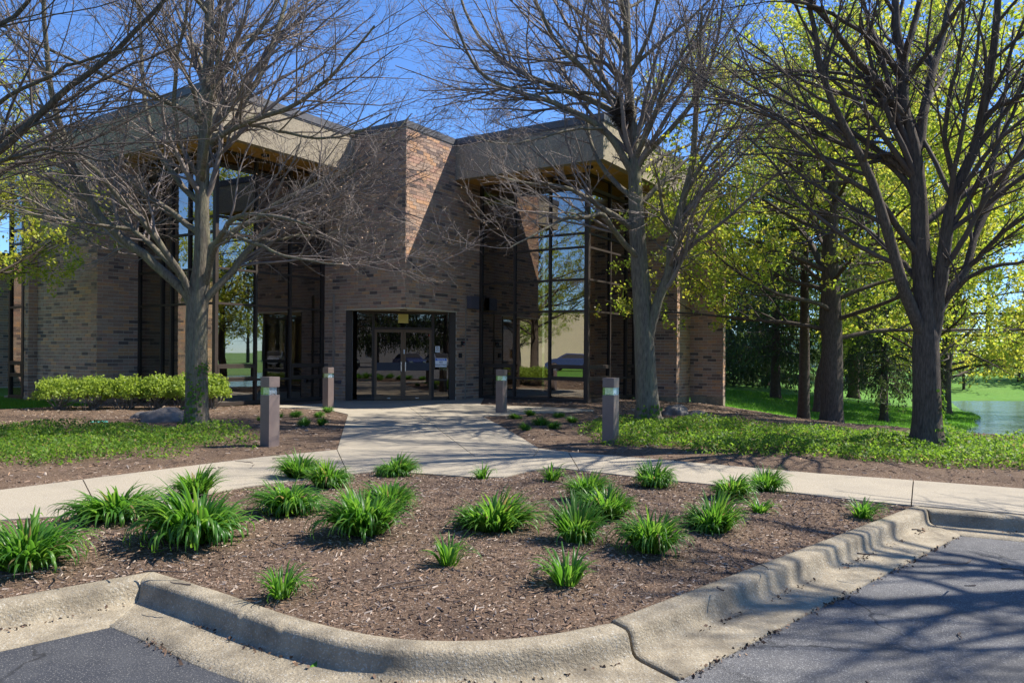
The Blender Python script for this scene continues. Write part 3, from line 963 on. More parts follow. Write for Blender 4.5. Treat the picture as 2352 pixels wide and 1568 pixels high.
z4 = lambda y: (HZ - (620 + y / 3.734) / 1.063 + 0.0) / F_PX * 23.4 + EYE   # reading on the door elevation
x4 = lambda x: tx((750 + x / 3.734) / 1.063)
zs0, zs1 = 1.02, 1.29
sa, sb = x4(1167), x4(1273)
sg = tag(plate(sa, sb, zs0, zs1, 0.006, M_white, "notice_sign"), "white and blue no soliciting notice on the sidelight glass", "sign")
plate(sa + 0.01, sb - 0.01, zs1 - 0.075, zs1 - 0.012, 0.0125, M_blue, "header", sg)
tc = (sa + sb) / 2
lettering("lettering", "NOTICE", 0.068, d3(tc, zs1 - 0.044) + n3 * 0.016, M_white, sg, 0.001)
lettering("lettering", "NO", 0.068, d3(tc, zs0 + 0.145) + n3 * 0.012, M_black, sg, 0.001)
lettering("lettering", "SOLICITING", 0.066, d3(tc, zs0 + 0.062) + n3 * 0.012, M_black, sg, 0.001)
na, nb = x4(1167), x4(1207)
sn = tag(plate(na, nb, 1.47, 1.66, 0.006, M_white, "smoking_sign"), "small white no smoking notice above the blue sign", "sign")
c3 = d3((na + nb) / 2, 1.605)
bm = bmesh.new()
ring_v = []
for k in range(24):
    a_ = k / 24 * 2 * math.pi
    for r_ in (0.03, 0.042): ring_v.append(bm.verts.new(c3 + Vector((du.x, du.y, 0)) * (r_ * math.cos(a_)) + Vector((0, 0, r_ * math.sin(a_))) + n3 * 0.012))
for k in range(24): bm.faces.new([ring_v[2 * k], ring_v[2 * k + 1], ring_v[(2 * k + 3) % 48], ring_v[(2 * k + 2) % 48]])
me = bpy.data.meshes.new("ring"); bm.to_mesh(me); bm.free(); me.materials.append(M_black); obj("ring", me, sn)
mp = MB(); u3 = Vector((du.x, du.y, 0)); mp.bar(c3 - u3 * 0.026 + Vector((0, 0, 0.026)), c3 + u3 * 0.026 - Vector((0, 0, 0.026)), n3, 0.012, 0.0125, 0.0125); mp.build("slash", M_black, sn)
mp = MB(); mp.bar(d3(na + 0.02, 1.54), d3(nb - 0.02, 1.54), n3, 0.012, 0.0125, 0.012); mp.bar(d3(na + 0.02, 1.515), d3(nb - 0.02, 1.515), n3, 0.006, 0.0125, 0.012); mp.bar(d3(na + 0.02, 1.50), d3(nb - 0.02, 1.50), n3, 0.006, 0.0125, 0.012); mp.build("lettering", M_black, sn)
tag(plate(x4(827), x4(920), z4(637), z4(546), 0.006, M_yellow, "yellow_card"), "yellow card on the glass above the doors", "card")
st_ = tag(plate(x4(1112), x4(1126), 1.87, 1.955, 0.006, M_white, "door_number"), "white number one sticker with red tag on the door glass", "sticker")
lettering("lettering", "1", 0.09, d3((x4(1112) + x4(1126)) / 2, 1.912) + n3 * 0.012, M_black, st_, 0.001)
plate(x4(1108), x4(1127), 1.965, 2.02, 0.006, M_red, "red_tag", st_)
tag(plate(x4(878), x4(888), 1.42, 1.55, 0.034, M_white, "hours_sticker"), "narrow white sticker on the meeting stile of the doors", "sticker")


def wall_box(name, p, d, nrm, t, z, w, h, dep, m_, label, cat, bev=0.006):
    mp = MB(); n_ = Vector((nrm.x, nrm.y, 0))
    a = Vector((p.x + d.x * (t - w / 2), p.y + d.y * (t - w / 2), z)); b_ = Vector((p.x + d.x * (t + w / 2), p.y + d.y * (t + w / 2), z))
    mp.bar(a, b_, n_, h, PROUD + 0.001, PROUD + dep)
    return tag(mp.build(name, m_, bevel=bev), label, cat)


m_lightbox = mat("light_box", (0.11, 0.10, 0.115), 0.5)
tR = lambda x: t_at(C0, R2, x)
wl_ = wall_box("wall_light", C0, R2, N_R, tR(1080.5), 3.06, 0.46, 0.40, 0.16, m_lightbox, "grey box wall light on the brick beside the right glass", "wall light", 0.012)
cr_ = wall_box("card_reader", C0, R2, N_R, tR(1061), 1.76, 0.17, 0.13, 0.04, M_black, "black card reader with red lamp beside the entrance", "card reader")
n_ = Vector((N_R.x, N_R.y, 0))
mp = MB(); q = C0 + R2 * (tR(1061) + 0.04); mp.bar(Vector((q.x, q.y, 1.79)), Vector((q.x, q.y, 1.81)), n_, 0.03, 0.049, 0.053); mp.build("lamp", M_red, cr_)
mp = MB(); mp.bar(Vector((q.x, q.y, 1.72)), Vector((q.x, q.y, 1.738)), n_, 0.03, 0.049, 0.053); mp.build("lamp", M_white, cr_)
wall_box("door_buzzer", C0, R2, N_R, tR(1055), 1.38, 0.12, 0.15, 0.06, M_black, "small black door buzzer under the card reader", "buzzer", 0.02)
wall_box("wall_outlet", C0, L2, N_L, t_at(C0, L2, 782), 0.56, 0.11, 0.11, 0.05, m_lightbox, "small grey outlet box low on the brick left of the doors", "outlet box")

# ------------------------------------------------------------------ neighbouring brick annex at the far left
ann = empty("brick_annex", (-20.1, 29.4, 0))
tag(ann, "low sunlit brick annex beyond the left wing", "building")
ap = Vector((-20.1, 29.4)) - R2 * 14
m = MB(); m.prism([tuple(ap), tuple(ap + R2 * 27), tuple(ap + R2 * 27 + L2 * 14), tuple(ap + L2 * 14)], -0.3, 5.0); m.build("wall", M_mortar, ann)
m = MB(); m.prism([tuple(ap - R2 * 0.1 - L2 * 0.1), tuple(ap + R2 * 27.1 - L2 * 0.1), tuple(ap + R2 * 27.1 + L2 * 14), tuple(ap - R2 * 0.1 + L2 * 14)], 5.0, 5.22); m.build("roof_cap", M_cap, ann)
ab = gen_bricks([(ap, R2, N_R, 0.0, 23.0, 0, 5.0)], random.Random(9))
V = np.array([brick_verts(b) for b in ab]).reshape(-1, 3)
Fc = (BF[None] + (np.arange(len(ab)) * 8)[:, None, None]).reshape(-1, 4)
me = new_mesh("brickwork", V, Fc, M_bricks, idx=np.repeat([b[6] for b in ab], 5))
bm = bmesh.new(); bm.from_mesh(me); bmesh.ops.recalc_face_normals(bm, faces=bm.faces); bm.to_mesh(me); bm.free()
tag(obj("brickwork", me, ann), kind="stuff")
# ------------------------------------------------------------------ trees
def unit(A):
    return A / np.maximum(np.linalg.norm(A, axis=-1, keepdims=True), 1e-9)


def tubes(Pt, Rd, sides, tip=True):
    """Pt (M,S,3), Rd (M,S) -> verts, [quads, tris]"""
    M, S = Pt.shape[:2]
    T = np.empty_like(Pt)
    T[:, 1:-1] = Pt[:, 2:] - Pt[:, :-2]; T[:, 0] = Pt[:, 1] - Pt[:, 0]; T[:, -1] = Pt[:, -1] - Pt[:, -2]
    T = unit(T)
    ref = np.where(np.abs(T[:, :1, 2:3]) > 0.8, np.array([[[1.0, 0.1, 0]]]), np.array([[[0.05, 0.1, 1.0]]]))
    U = unit(np.cross(T, np.broadcast_to(ref, T.shape))); W = np.cross(T, U)
    a = np.arange(sides) / sides * 2 * np.pi
    ring = Pt[:, :, None] + Rd[:, :, None, None] * (np.cos(a)[None, None, :, None] * U[:, :, None] + np.sin(a)[None, None, :, None] * W[:, :, None])
    V = ring.reshape(-1, 3)
    base = (np.arange(M) * S * sides)[:, None, None] + (np.arange(S - 1) * sides)[None, :, None]
    k = np.arange(sides); k1 = (k + 1) % sides
    f = np.stack([base + k, base + k1, base + sides + k1, base + sides + k], -1).reshape(-1, 4)
    return V, f


def thorns(Pt, Rd):
    """short pointed twiglets, three faces each"""
    M = len(Pt); a, b_ = Pt[:, 0], Pt[:, -1]
    T = unit(b_ - a); U = unit(np.cross(T, np.array([[0.3, 0.2, 1.0]]))); W = np.cross(T, U); r = Rd[:, :1] * 1.15
    V = np.stack([a + U * r, a + (-0.5 * U + 0.87 * W) * r, a + (-0.5 * U - 0.87 * W) * r, b_], 1).reshape(-1, 3)
    q = (np.arange(M) * 4)[:, None]
    return V, np.concatenate([q + [[0, 1, 3]], q + [[1, 2, 3]], q + [[2, 0, 3]]])


def merge(parts):
    Vs, Fs, n = [], {}, 0
    for V, f in parts:
        Vs.append(V); Fs.setdefault(f.shape[1], []).append(f + n); n += len(V)
    return np.concatenate(Vs), [np.concatenate(Fs[k]) for k in sorted(Fs)]


def tangents(Pt):
    T = np.empty_like(Pt)
    T[:, 1:-1] = Pt[:, 2:] - Pt[:, :-2]; T[:, 0] = Pt[:, 1] - Pt[:, 0]; T[:, -1] = Pt[:, -1] - Pt[:, -2]
    return unit(T)


def spawn(g, Pt, Rd, per, t_lo, length, angle, rk, rmin, segs, wig=0.16, up=0.05, curl=0.05, out=None, axis=None, taper=0.35, minz=None):
    """children along every parent polyline; returns (pts, radii)"""
    M, S = Pt.shape[:2]
    plen = np.linalg.norm(np.diff(Pt, axis=1), axis=2).sum(1)
    cnt = np.maximum(0, np.floor(per(plen) + g.random(M))).astype(int)
    who = np.repeat(np.arange(M), cnt)
    n = len(who)
    if n == 0:
        return np.zeros((0, segs + 1, 3)), np.zeros((0, segs + 1))
    t = t_lo + (1 - t_lo) * g.random(n) ** 0.9
    x = t * (S - 1); i = np.minimum(x.astype(int), S - 2); fr = (x - i)[:, None]
    pos = Pt[who, i] * (1 - fr) + Pt[who, i + 1] * fr
    rad = Rd[who, i] * (1 - fr[:, 0]) + Rd[who, i + 1] * fr[:, 0]
    tan = tangents(Pt)[who, i]
    rv = g.normal(size=(n, 3))
    if axis is not None and out:
        od = pos - axis; od[:, 2] = 0
        rv = rv + unit(od) * out
    perp = unit(rv - (rv * tan).sum(1, keepdims=True) * tan)
    an = np.radians(angle[0] + (angle[1] - angle[0]) * g.random(n))[:, None]
    d = unit(tan * np.cos(an) + perp * np.sin(an) + np.array([0, 0, up]))
    if minz is not None:
        d[:, 2] = np.maximum(d[:, 2], minz); d = unit(d)
    L = length(plen[who], t, g)
    step = (L / segs)[:, None]
    pts = np.empty((n, segs + 1, 3)); pts[:, 0] = pos
    for k in range(segs):
        pts[:, k + 1] = pts[:, k] + d * step
        d = unit(d + g.normal(size=(n, 3)) * wig + np.array([0, 0, curl]))
    r0 = np.maximum(np.minimum(rad * rk, 0.5 * rad + 0.002), rmin)
    rr = r0[:, None] * (1 - (1 - taper) * np.linspace(0, 1, segs + 1)[None])
    return pts, np.maximum(rr, rmin * 0.6)


def limb_curve(px, y0, y1, r0, r1, n=22, wob=0.03, g=None):
    """plate readings with a start and end depth -> smooth limb"""
    c = [Vector((a, b_, 0)) for a, b_ in px]
    cc = catmull(c, max(2, n // (len(c) - 1)))
    ln = [0.0]
    for a, b_ in zip(cc[:-1], cc[1:]): ln.append(ln[-1] + (b_ - a).length)
    pts, rad = [], []
    for k, q in enumerate(cc):
        t = ln[k] / ln[-1]
        d = y0 + (y1 - y0) * t ** 1.15
        pts.append(Q(q.x, q.y, d)); rad.append(r0 + (r1 - r0) * t ** 0.85)
    A = np.array([p[:] for p in pts]); 
    if g is not None:
        A[2:-1] += g.normal(size=A[2:-1].shape) * wob * 0.35
    return A, np.array(rad)


def resamp(A, r, n):
    s = np.concatenate([[0], np.cumsum(np.linalg.norm(np.diff(A, axis=0), axis=1))]); u = np.linspace(0, s[-1], n)
    return np.stack([np.interp(u, s, A[:, k]) for k in range(3)], 1), np.interp(u, s, r)


def leaf_quads(g, centers, k, spread, size, droop=0.0):
    n = len(centers) * k
    c = np.repeat(centers, k, 0) + g.normal(size=(n, 3)) * spread
    a = unit(g.normal(size=(n, 3)) + np.array([0, 0, -droop])); b_ = unit(np.cross(a, g.normal(size=(n, 3))))
    s = size * (0.6 + 0.8 * g.random(n))[:, None]
    V = np.stack([c - a * s * 0.5, c + b_ * s * 0.36, c + a * s * 0.62, c - b_ * s * 0.36], 1).reshape(-1, 3)
    f = (np.arange(n) * 4)[:, None] + np.arange(4)
    return V, f


def grow_crown(g, limbs, axis, dens=1.0, fine=1.0, L1=(1.1, 3.1), up1=0.12, l4=True, droop=0.0):
    """limbs: list of (pts, rad). returns the levels of branches"""
    Pt = np.stack([resamp(a, r, 20)[0] for a, r in limbs]); Rd = np.stack([resamp(a, r, 20)[1] for a, r in limbs])
    p1, r1 = spawn(g, Pt, Rd, lambda l: l * 2.7 * dens, 0.14, lambda l, t, g_: (L1[0] + (L1[1] - L1[0]) * g_.random(len(l))) * np.clip(l / 3.0, 0.4, 1.15) * (1.15 - 0.5 * t),
                   (22, 54), 0.5, 0.0075, 9, 0.085, up1, 0.03, out=0.9, axis=axis, minz=0.0)
    p2, r2 = spawn(g, p1, r1, lambda l: l * 5.0 * fine, 0.1, lambda l, t, g_: (0.28 + 0.5 * g_.random(len(l))) * np.clip(l, 0.45, 1.5) * (1.25 - 0.65 * t),
                   (25, 58), 0.55, 0.0042, 5, 0.13, 0.05, 0.035 - droop)
    p3, r3 = spawn(g, p2, r2, lambda l: l * 6.6 * fine, 0.1, lambda l, t, g_: (0.14 + 0.28 * g_.random(len(l))) * (1.15 - 0.45 * t), (25, 58), 0.6, 0.0028, 2, 0.2, 0.05, 0.05 - droop)
    lv = [(p1, r1), (p2, r2), (p3, r3)]
    if l4:
        p4, r4 = spawn(g, p3, r3, lambda l: l * 5.5 * fine, 0.15, lambda l, t, g_: 0.05 + 0.11 * g_.random(len(l)), (30, 60), 0.7, 0.0021, 1, 0.2, 0.1, 0.05)
        lv.append((p4, r4))
    return lv


def trunk_mesh(A, r, sides, g, flare=1.7, lump=0.035):
    """tapered trunk with root flare and bark furrows in the outline"""
    B, rr = resamp(A, r, 60)
    V, f = tubes(B[None], rr[None], sides)
    V = V.reshape(60, sides, 3)
    h = B[:, 2] - B[0, 2]
    a = np.arange(sides) / sides * 2 * np.pi
    fl = 1 + (flare - 1) * np.exp(-np.maximum(h, 0) / 0.16)[:, None] * (0.65 + 0.35 * np.cos(a * 5 + 1.0)[None])
    off = V - B[:, None]
    ph = g.random(6) * 6
    rid = lump * (np.sin(a * 9 + ph[0])[None] * 0.5 + np.sin(a * 14 + ph[1] + h[:, None] * 1.5) * 0.5 + np.sin(a * 3 + ph[2] + h[:, None] * 2.1) * 0.8)
    V = B[:, None] + off * (fl * (1 + rid))[:, :, None]
    return V.reshape(-1, 3), f


TREE_TRIS = 0


def make_tree(name, base, trunk, limbs, label, seed, bark, twig, group=None, dens=1.0, fine=1.0, l4=True, extra=0, extra_h=(2.6, 8.0), ext_len=4.6, ext_up=0.55, low_bias=1.0, limb_droop=0.0, leaf=None, L1=(1.1, 3.1), flare=1.7, cat="tree", droop=0.0, buds=0, twig_scale=1.0):
    global TREE_TRIS
    g = np.random.default_rng(seed)
    root = empty(name, (float(base[0]), float(base[1]), float(base[2])))
    tag(root, label, cat, group)
    A, r = trunk
    V, f = trunk_mesh(A, r, 28, g, flare)
    obj("trunk", new_mesh("trunk", V, [f], bark, smooth=True), root)
    limbs = list(limbs)
    ax = np.array([base[0], base[1], 0.0])
    top = A[-1]
    for k in range(extra):
        z = extra_h[0] + (min(extra_h[1], top[2] - 0.5) - extra_h[0]) * ((k + g.random()) / extra) ** low_bias
        i = int(np.argmin(np.abs(A[:, 2] - z))); p = A[i].copy()
        az = k * 2.399 + g.random() * 0.6
        ln = ext_len * (1 - 0.52 * (z - extra_h[0]) / max(1.0, extra_h[1] - extra_h[0])) * (0.75 + 0.4 * g.random())
        d = unit(np.array([math.cos(az), math.sin(az), ext_up + 0.35 * g.random()])); pts = [p]
        for s in range(9):
            pts.append(pts[-1] + d * ln / 9); d = unit(d + g.normal(size=3) * 0.09 + np.array([0, 0, 0.035 - limb_droop]))
        rr = np.linspace(min(r[i] * 0.5, 0.062), 0.012, 10)
        limbs.append((np.array(pts), rr))
    for a, rr in limbs:
        B, r2 = resamp(a, rr, 26)
        V, f = tubes(B[None], r2[None], 9)
        obj("limb", new_mesh("limb", V, [f], bark, smooth=True), root)
    up_part = A[:, 2] > extra_h[0] - 0.2
    lead = [(A[up_part], r[up_part])] if up_part.sum() > 3 else []
    lv = grow_crown(g, limbs + lead, ax, dens, fine, L1=L1, l4=l4, droop=droop)
    sides = [5, 3, 3, 3]
    show = lv
    if leaf:
        kp = g.random(len(lv[2][0])) < 0.45
        show = [lv[0], lv[1], (lv[2][0][kp], lv[2][1][kp])]
    parts = [tubes(p, rd * twig_scale, s) if q < 3 else thorns(p, rd * twig_scale) for q, ((p, rd), s) in enumerate(zip(show, sides)) if len(p)]
    V, F = merge(parts)
    crown = obj("crown", new_mesh("crown", V, F, twig, smooth=True), root)
    TREE_TRIS += sum(len(x) * (2 if x.shape[1] == 4 else 1) for x in F)
    if buds and len(lv) > 3:
        tips = lv[3][0][:, -1]; tips = tips[g.random(len(tips)) < buds]
        V, f = leaf_quads(g, tips, 1, 0.004, 0.022)
        obj("buds", new_mesh("buds", V, [f], M_bud), root)
    if leaf:
        k, spread, size, mats, prob, pick = leaf
        tips = np.concatenate([lv[2][0][:, -1], lv[2][0][:, 2]] + ([lv[3][0][:, -1]] if len(lv) > 3 else []))
        tips = tips[g.random(len(tips)) < prob]
        if pick is not None: tips = tips[pick(tips)]
        V, f = leaf_quads(g, tips, k, spread, size, 0.4)
        mi = np.repeat(g.choice(len(mats), len(tips), p=[0.55, 0.3, 0.15][:len(mats)] if len(mats) == 3 else None), k)
        obj("foliage", new_mesh("foliage", V, [f], mats, idx=mi), root)
        TREE_TRIS += len(f) * 2
    return root


def trunk_of(px_list, depth, radii, y1=None):
    A = np.array([Q(x, y, depth + ((y1 or depth) - depth) * (i / (len(px_list) - 1)))[:] for i, (x, y) in enumerate(px_list)])
    A = np.array([v[:] for v in catmull([Vector(a) for a in A], 6)])
    r = np.interp(np.linspace(0, len(radii) - 1, len(A)), range(len(radii)), radii)
    return A, r


gl = np.random.default_rng(3)
LC = lambda px, y0, y1, r0, r1: limb_curve(px, y0, y1, r0, r1, g=gl)

# bare tree in front of the left wing
Y1 = 14.45
t1 = trunk_of([(450, 992), (451, 900), (452, 790), (455, 690), (464, 600), (464, 480), (466, 393), (472, 303), (476, 206), (479, 108), (482, 0), (486, -120), (488, -260)], Y1, [0.215, 0.20, 0.195, 0.195, 0.15, 0.125, 0.12, 0.115, 0.10, 0.09, 0.08, 0.06, 0.03])
l1 = [LC([(440, 700), (425, 672), (360, 609), (295, 559), (234, 505), (212, 472), (194, 436), (169, 379), (148, 314), (122, 240), (108, 110), (100, -30)], Y1, Y1 - 1.6, 0.10, 0.03),
      LC([(442, 690), (428, 645), (382, 595), (342, 559), (299, 523), (250, 480), (190, 450), (110, 425), (30, 420)], Y1, Y1 + 1.8, 0.07, 0.018),
      LC([(445, 705), (432, 663), (378, 573), (324, 505), (281, 465), (223, 393), (150, 330), (90, 240)], Y1 - 0.05, Y1 - 2.2, 0.075, 0.02),
      LC([(462, 715), (468, 692), (522, 635), (576, 566), (648, 497), (720, 454), (792, 407), (850, 372)], Y1 - 0.05, Y1 + 0.9, 0.08, 0.02),
      LC([(466, 660), (479, 627), (493, 573), (515, 530), (544, 497), (605, 494), (650, 502), (720, 520)], Y1, Y1 - 2.0, 0.075, 0.016),
      LC([(515, 530), (545, 545), (590, 560), (650, 585), (720, 600), (790, 607)], Y1 - 0.7, Y1 - 2.6, 0.04, 0.010),
      LC([(468, 345), (504, 314), (540, 281), (562, 231), (598, 170), (620, 120), (650, 30), (672, -60)], Y1, Y1 + 1.3, 0.085, 0.028),
      LC([(480, 330), (511, 307), (576, 279), (684, 237), (756, 177), (800, 130), (860, 60)], Y1, Y1 - 1.9, 0.06, 0.016),
      LC([(476, 250), (497, 215), (508, 173), (540, 108), (565, 86), (612, 72), (660, 40), (740, -20)], Y1, Y1 + 2.0, 0.06, 0.018),
      LC([(468, 420), (425, 360), (404, 290), (400, 216), (408, 120), (425, 50), (440, -60)], Y1, Y1 - 1.4, 0.055, 0.02),
      LC([(462, 470), (420, 430), (360, 342), (336, 250), (326, 150), (320, 0), (318, -120)], Y1, Y1 + 1.9, 0.06, 0.02),
      LC([(470, 300), (440, 200), (400, 120), (340, 40), (280, -40)], Y1, Y1 - 2.4, 0.05, 0.016),
      LC([(476, 190), (450, 120), (430, 60), (400, -40)], Y1, Y1 + 1.6, 0.045, 0.018),
      LC([(300, 527), (220, 515), (130, 490), (60, 455), (-40, 430)], Y1 - 0.6, Y1 - 2.6, 0.035, 0.012),
      LC([(540, 281), (640, 300), (740, 318), (830, 300), (900, 262)], Y1 + 0.2, Y1 - 1.0, 0.04, 0.012),
      LC([(576, 566), (660, 545), (760, 535), (850, 505)], Y1 + 0.3, Y1 + 2.2, 0.035, 0.01)]
make_tree("bare_tree", t1[0][0], t1, l1, "bare spreading tree in front of the left wing beside the shrubs", 21, M_bark, M_twig, "bare trees by the entrance", dens=1.0, fine=0.92, extra=9, extra_h=(3.0, 8.5), buds=0.35)

# bare tree right of the walk, with a straight leader and a forked side stem
Y2 = 16.2
t2 = trunk_of([(1489, 978), (1486, 900), (1481, 800), (1475, 700), (1468, 600), (1463, 504), (1459, 414), (1455, 324), (1445, 223), (1441, 108), (1439, 0), (1437, -130), (1436, -280)], Y2, [0.26, 0.228, 0.21, 0.195, 0.18, 0.16, 0.14, 0.115, 0.095, 0.085, 0.07, 0.05, 0.025])
l2 = [LC([(1486, 800), (1500, 730), (1517, 676), (1537, 628), (1540, 577), (1551, 532), (1562, 498), (1571, 450), (1585, 400), (1595, 346), (1600, 250), (1606, 140), (1612, 30)], Y2, Y2 - 1.5, 0.12, 0.03),
      LC([(1571, 450), (1600, 400), (1627, 357), (1680, 300), (1720, 230)], Y2 - 0.8, Y2 - 2.2, 0.05, 0.015),
      LC([(1551, 540), (1530, 515), (1520, 470), (1512, 420), (1500, 370)], Y2 - 0.6, Y2 - 1.8, 0.05, 0.015),
      LC([(1462, 540), (1444, 518), (1373, 470), (1331, 445), (1274, 425), (1204, 419), (1120, 400)], Y2, Y2 - 1.9, 0.075, 0.016),
      LC([(1466, 590), (1440, 567), (1410, 530), (1385, 490), (1350, 500), (1290, 505), (1225, 540), (1170, 570)], Y2 - 0.1, Y2 - 2.8, 0.07, 0.012),
      LC([(1459, 410), (1423, 346), (1384, 295), (1330, 263), (1265, 234), (1193, 212), (1142, 194), (1096, 160), (1060, 90), (1038, 20)], Y2, Y2 - 1.0, 0.085, 0.02),
      LC([(1452, 320), (1402, 252), (1319, 216), (1229, 184), (1171, 151), (1121, 108), (1085, 61), (1060, 0), (1040, -80)], Y2, Y2 + 1.6, 0.085, 0.022),
      LC([(1448, 275), (1409, 234), (1348, 169), (1286, 108), (1254, 50), (1225, -10), (1200, -80)], Y2, Y2 - 1.8, 0.08, 0.022),
      LC([(1447, 250), (1391, 223), (1319, 212), (1247, 216), (1170, 230), (1080, 225)], Y2, Y2 + 1.0, 0.05, 0.015),
      LC([(1442, 140), (1430, 115), (1409, 86), (1373, 58), (1330, 29), (1270, -20)], Y2, Y2 - 1.2, 0.055, 0.018),
      LC([(1443, 190), (1400, 150), (1330, 130), (1250, 140), (1150, 150)], Y2, Y2 + 2.0, 0.045, 0.013),
      LC([(1457, 360), (1474, 324), (1502, 266), (1535, 209), (1564, 166), (1589, 119), (1618, 68), (1640, 0)], Y2, Y2 + 1.2, 0.075, 0.022),
      LC([(1459, 395), (1481, 360), (1524, 313), (1574, 259), (1614, 202), (1646, 90), (1662, -10)], Y2, Y2 - 1.3, 0.07, 0.02),
      LC([(1460, 420), (1481, 389), (1535, 353), (1589, 331), (1650, 300), (1720, 250)], Y2, Y2 + 1.8, 0.05, 0.014),
      LC([(1442, 180), (1459, 151), (1481, 101), (1502, 43), (1515, -40)], Y2, Y2 - 0.8, 0.06, 0.022),
      LC([(1440, 60), (1420, 0), (1390, -80)], Y2, Y2 + 1, 0.05, 0.025),
      LC([(1384, 295), (1300, 300), (1220, 322), (1150, 330), (1090, 315)], Y2 - 0.3, Y2 - 2.0, 0.035, 0.010)]
make_tree("bare_tree", t2[0][0], t2, l2, "tall bare tree with a forked side stem right of the walk", 22, M_bark, M_twig, "bare trees by the entrance", dens=1.0, fine=0.85, extra=10, extra_h=(4.2, 9.5), buds=0.4)

# bare vase-shaped tree at the right by the drive corner
Y3 = 12.3
t3 = trunk_of([(2130, 1034), (2129, 950), (2128, 860), (2127, 790), (2126, 740), (2120, 640), (2113, 554), (2110, 450), (2099, 342), (2077, 252), (2074, 144), (2059, 72), (2056, -10), (2050, -140), (2048, -300)], Y3, [0.245, 0.208, 0.198, 0.195, 0.165, 0.15, 0.135, 0.12, 0.105, 0.08, 0.075, 0.065, 0.055, 0.045, 0.025])
l3 = [LC([(2124, 800), (2116, 763), (2102, 730), (2083, 679), (2067, 638), (2045, 554), (2009, 425), (1948, 306), (1912, 230), (1880, 144), (1869, 65), (1850, -20)], Y3, Y3 - 1.0, 0.11, 0.03),
      LC([(2105, 345), (2114, 324), (2121, 252), (2139, 180), (2164, 90), (2182, 0), (2200, -90)], Y3, Y3 + 0.8, 0.09, 0.035),
      LC([(2085, 280), (2059, 252), (2027, 198), (1973, 144), (1926, 83), (1879, 22), (1840, -40)], Y3, Y3 - 1.2, 0.08, 0.025),
      LC([(2132, 800), (2148, 746), (2154, 692), (2162, 638), (2166, 600), (2178, 504), (2196, 432), (2232, 360), (2258, 270), (2272, 162), (2286, 72), (2294, -40)], Y3, Y3 - 0.8, 0.125, 0.045),
      LC([(2158, 715), (2170, 690), (2186, 660), (2216, 617), (2240, 545), (2279, 468), (2315, 396), (2352, 324), (2400, 230)], Y3 + 0.1, Y3 + 1.2, 0.075, 0.03),
      LC([(2216, 617), (2250, 590), (2297, 540), (2352, 500), (2420, 440)], Y3 + 0.3, Y3 - 1.0, 0.05, 0.02),
      LC([(2240, 545), (2262, 450), (2290, 330), (2310, 200), (2330, 60)], Y3 + 0.5, Y3 + 1.8, 0.05, 0.02),
      LC([(2112, 470), (2081, 418), (2027, 367), (1955, 342), (1865, 299), (1793, 270), (1685, 216), (1606, 180)], Y3, Y3 + 1.2, 0.06, 0.014),
      LC([(2118, 600), (2060, 520), (2009, 450), (1930, 400), (1850, 330), (1780, 275), (1700, 240), (1610, 222)], Y3, Y3 - 1.2, 0.06, 0.013),
      LC([(2080, 265), (2063, 209), (1990, 180), (1880, 165), (1790, 165), (1690, 178)], Y3, Y3 + 1.6, 0.045, 0.012),
      LC([(2027, 367), (1960, 378), (1880, 360), (1790, 352), (1700, 358)], Y3 + 0.2, Y3 - 1.0, 0.035, 0.010),
      LC([(2120, 660), (2050, 580), (1980, 520), (1900, 490), (1800, 480)], Y3, Y3 + 1.8, 0.05, 0.012),
      LC([(2076, 180), (2020, 110), (1960, 60), (1880, 20), (1780, -10)], Y3, Y3 - 1.5, 0.05, 0.016),
      LC([(2074, 144), (2100, 60), (2110, -20), (2120, -120)], Y3, Y3 + 0.5, 0.06, 0.03),
      LC([(2196, 432), (2170, 330), (2180, 230), (2205, 120), (2215, 0)], Y3 - 0.3, Y3 - 1.6, 0.045, 0.02),
      LC([(2258, 270), (2300, 240), (2352, 220), (2420, 190)], Y3 - 0.5, Y3 - 1.4, 0.05, 0.02),
      LC([(2164, 700), (2220, 640), (2290, 610), (2352, 600), (2430, 570)], Y3, Y3 - 1.7, 0.045, 0.016)]
make_tree("bare_tree", t3[0][0], t3, l3, "dark bare vase shaped tree at the right beside the drive corner", 23, M_bark_d, M_twig_d, "bare trees by the entrance", dens=0.85, fine=0.75, extra=6, extra_h=(3.4, 8.5), flare=1.55)

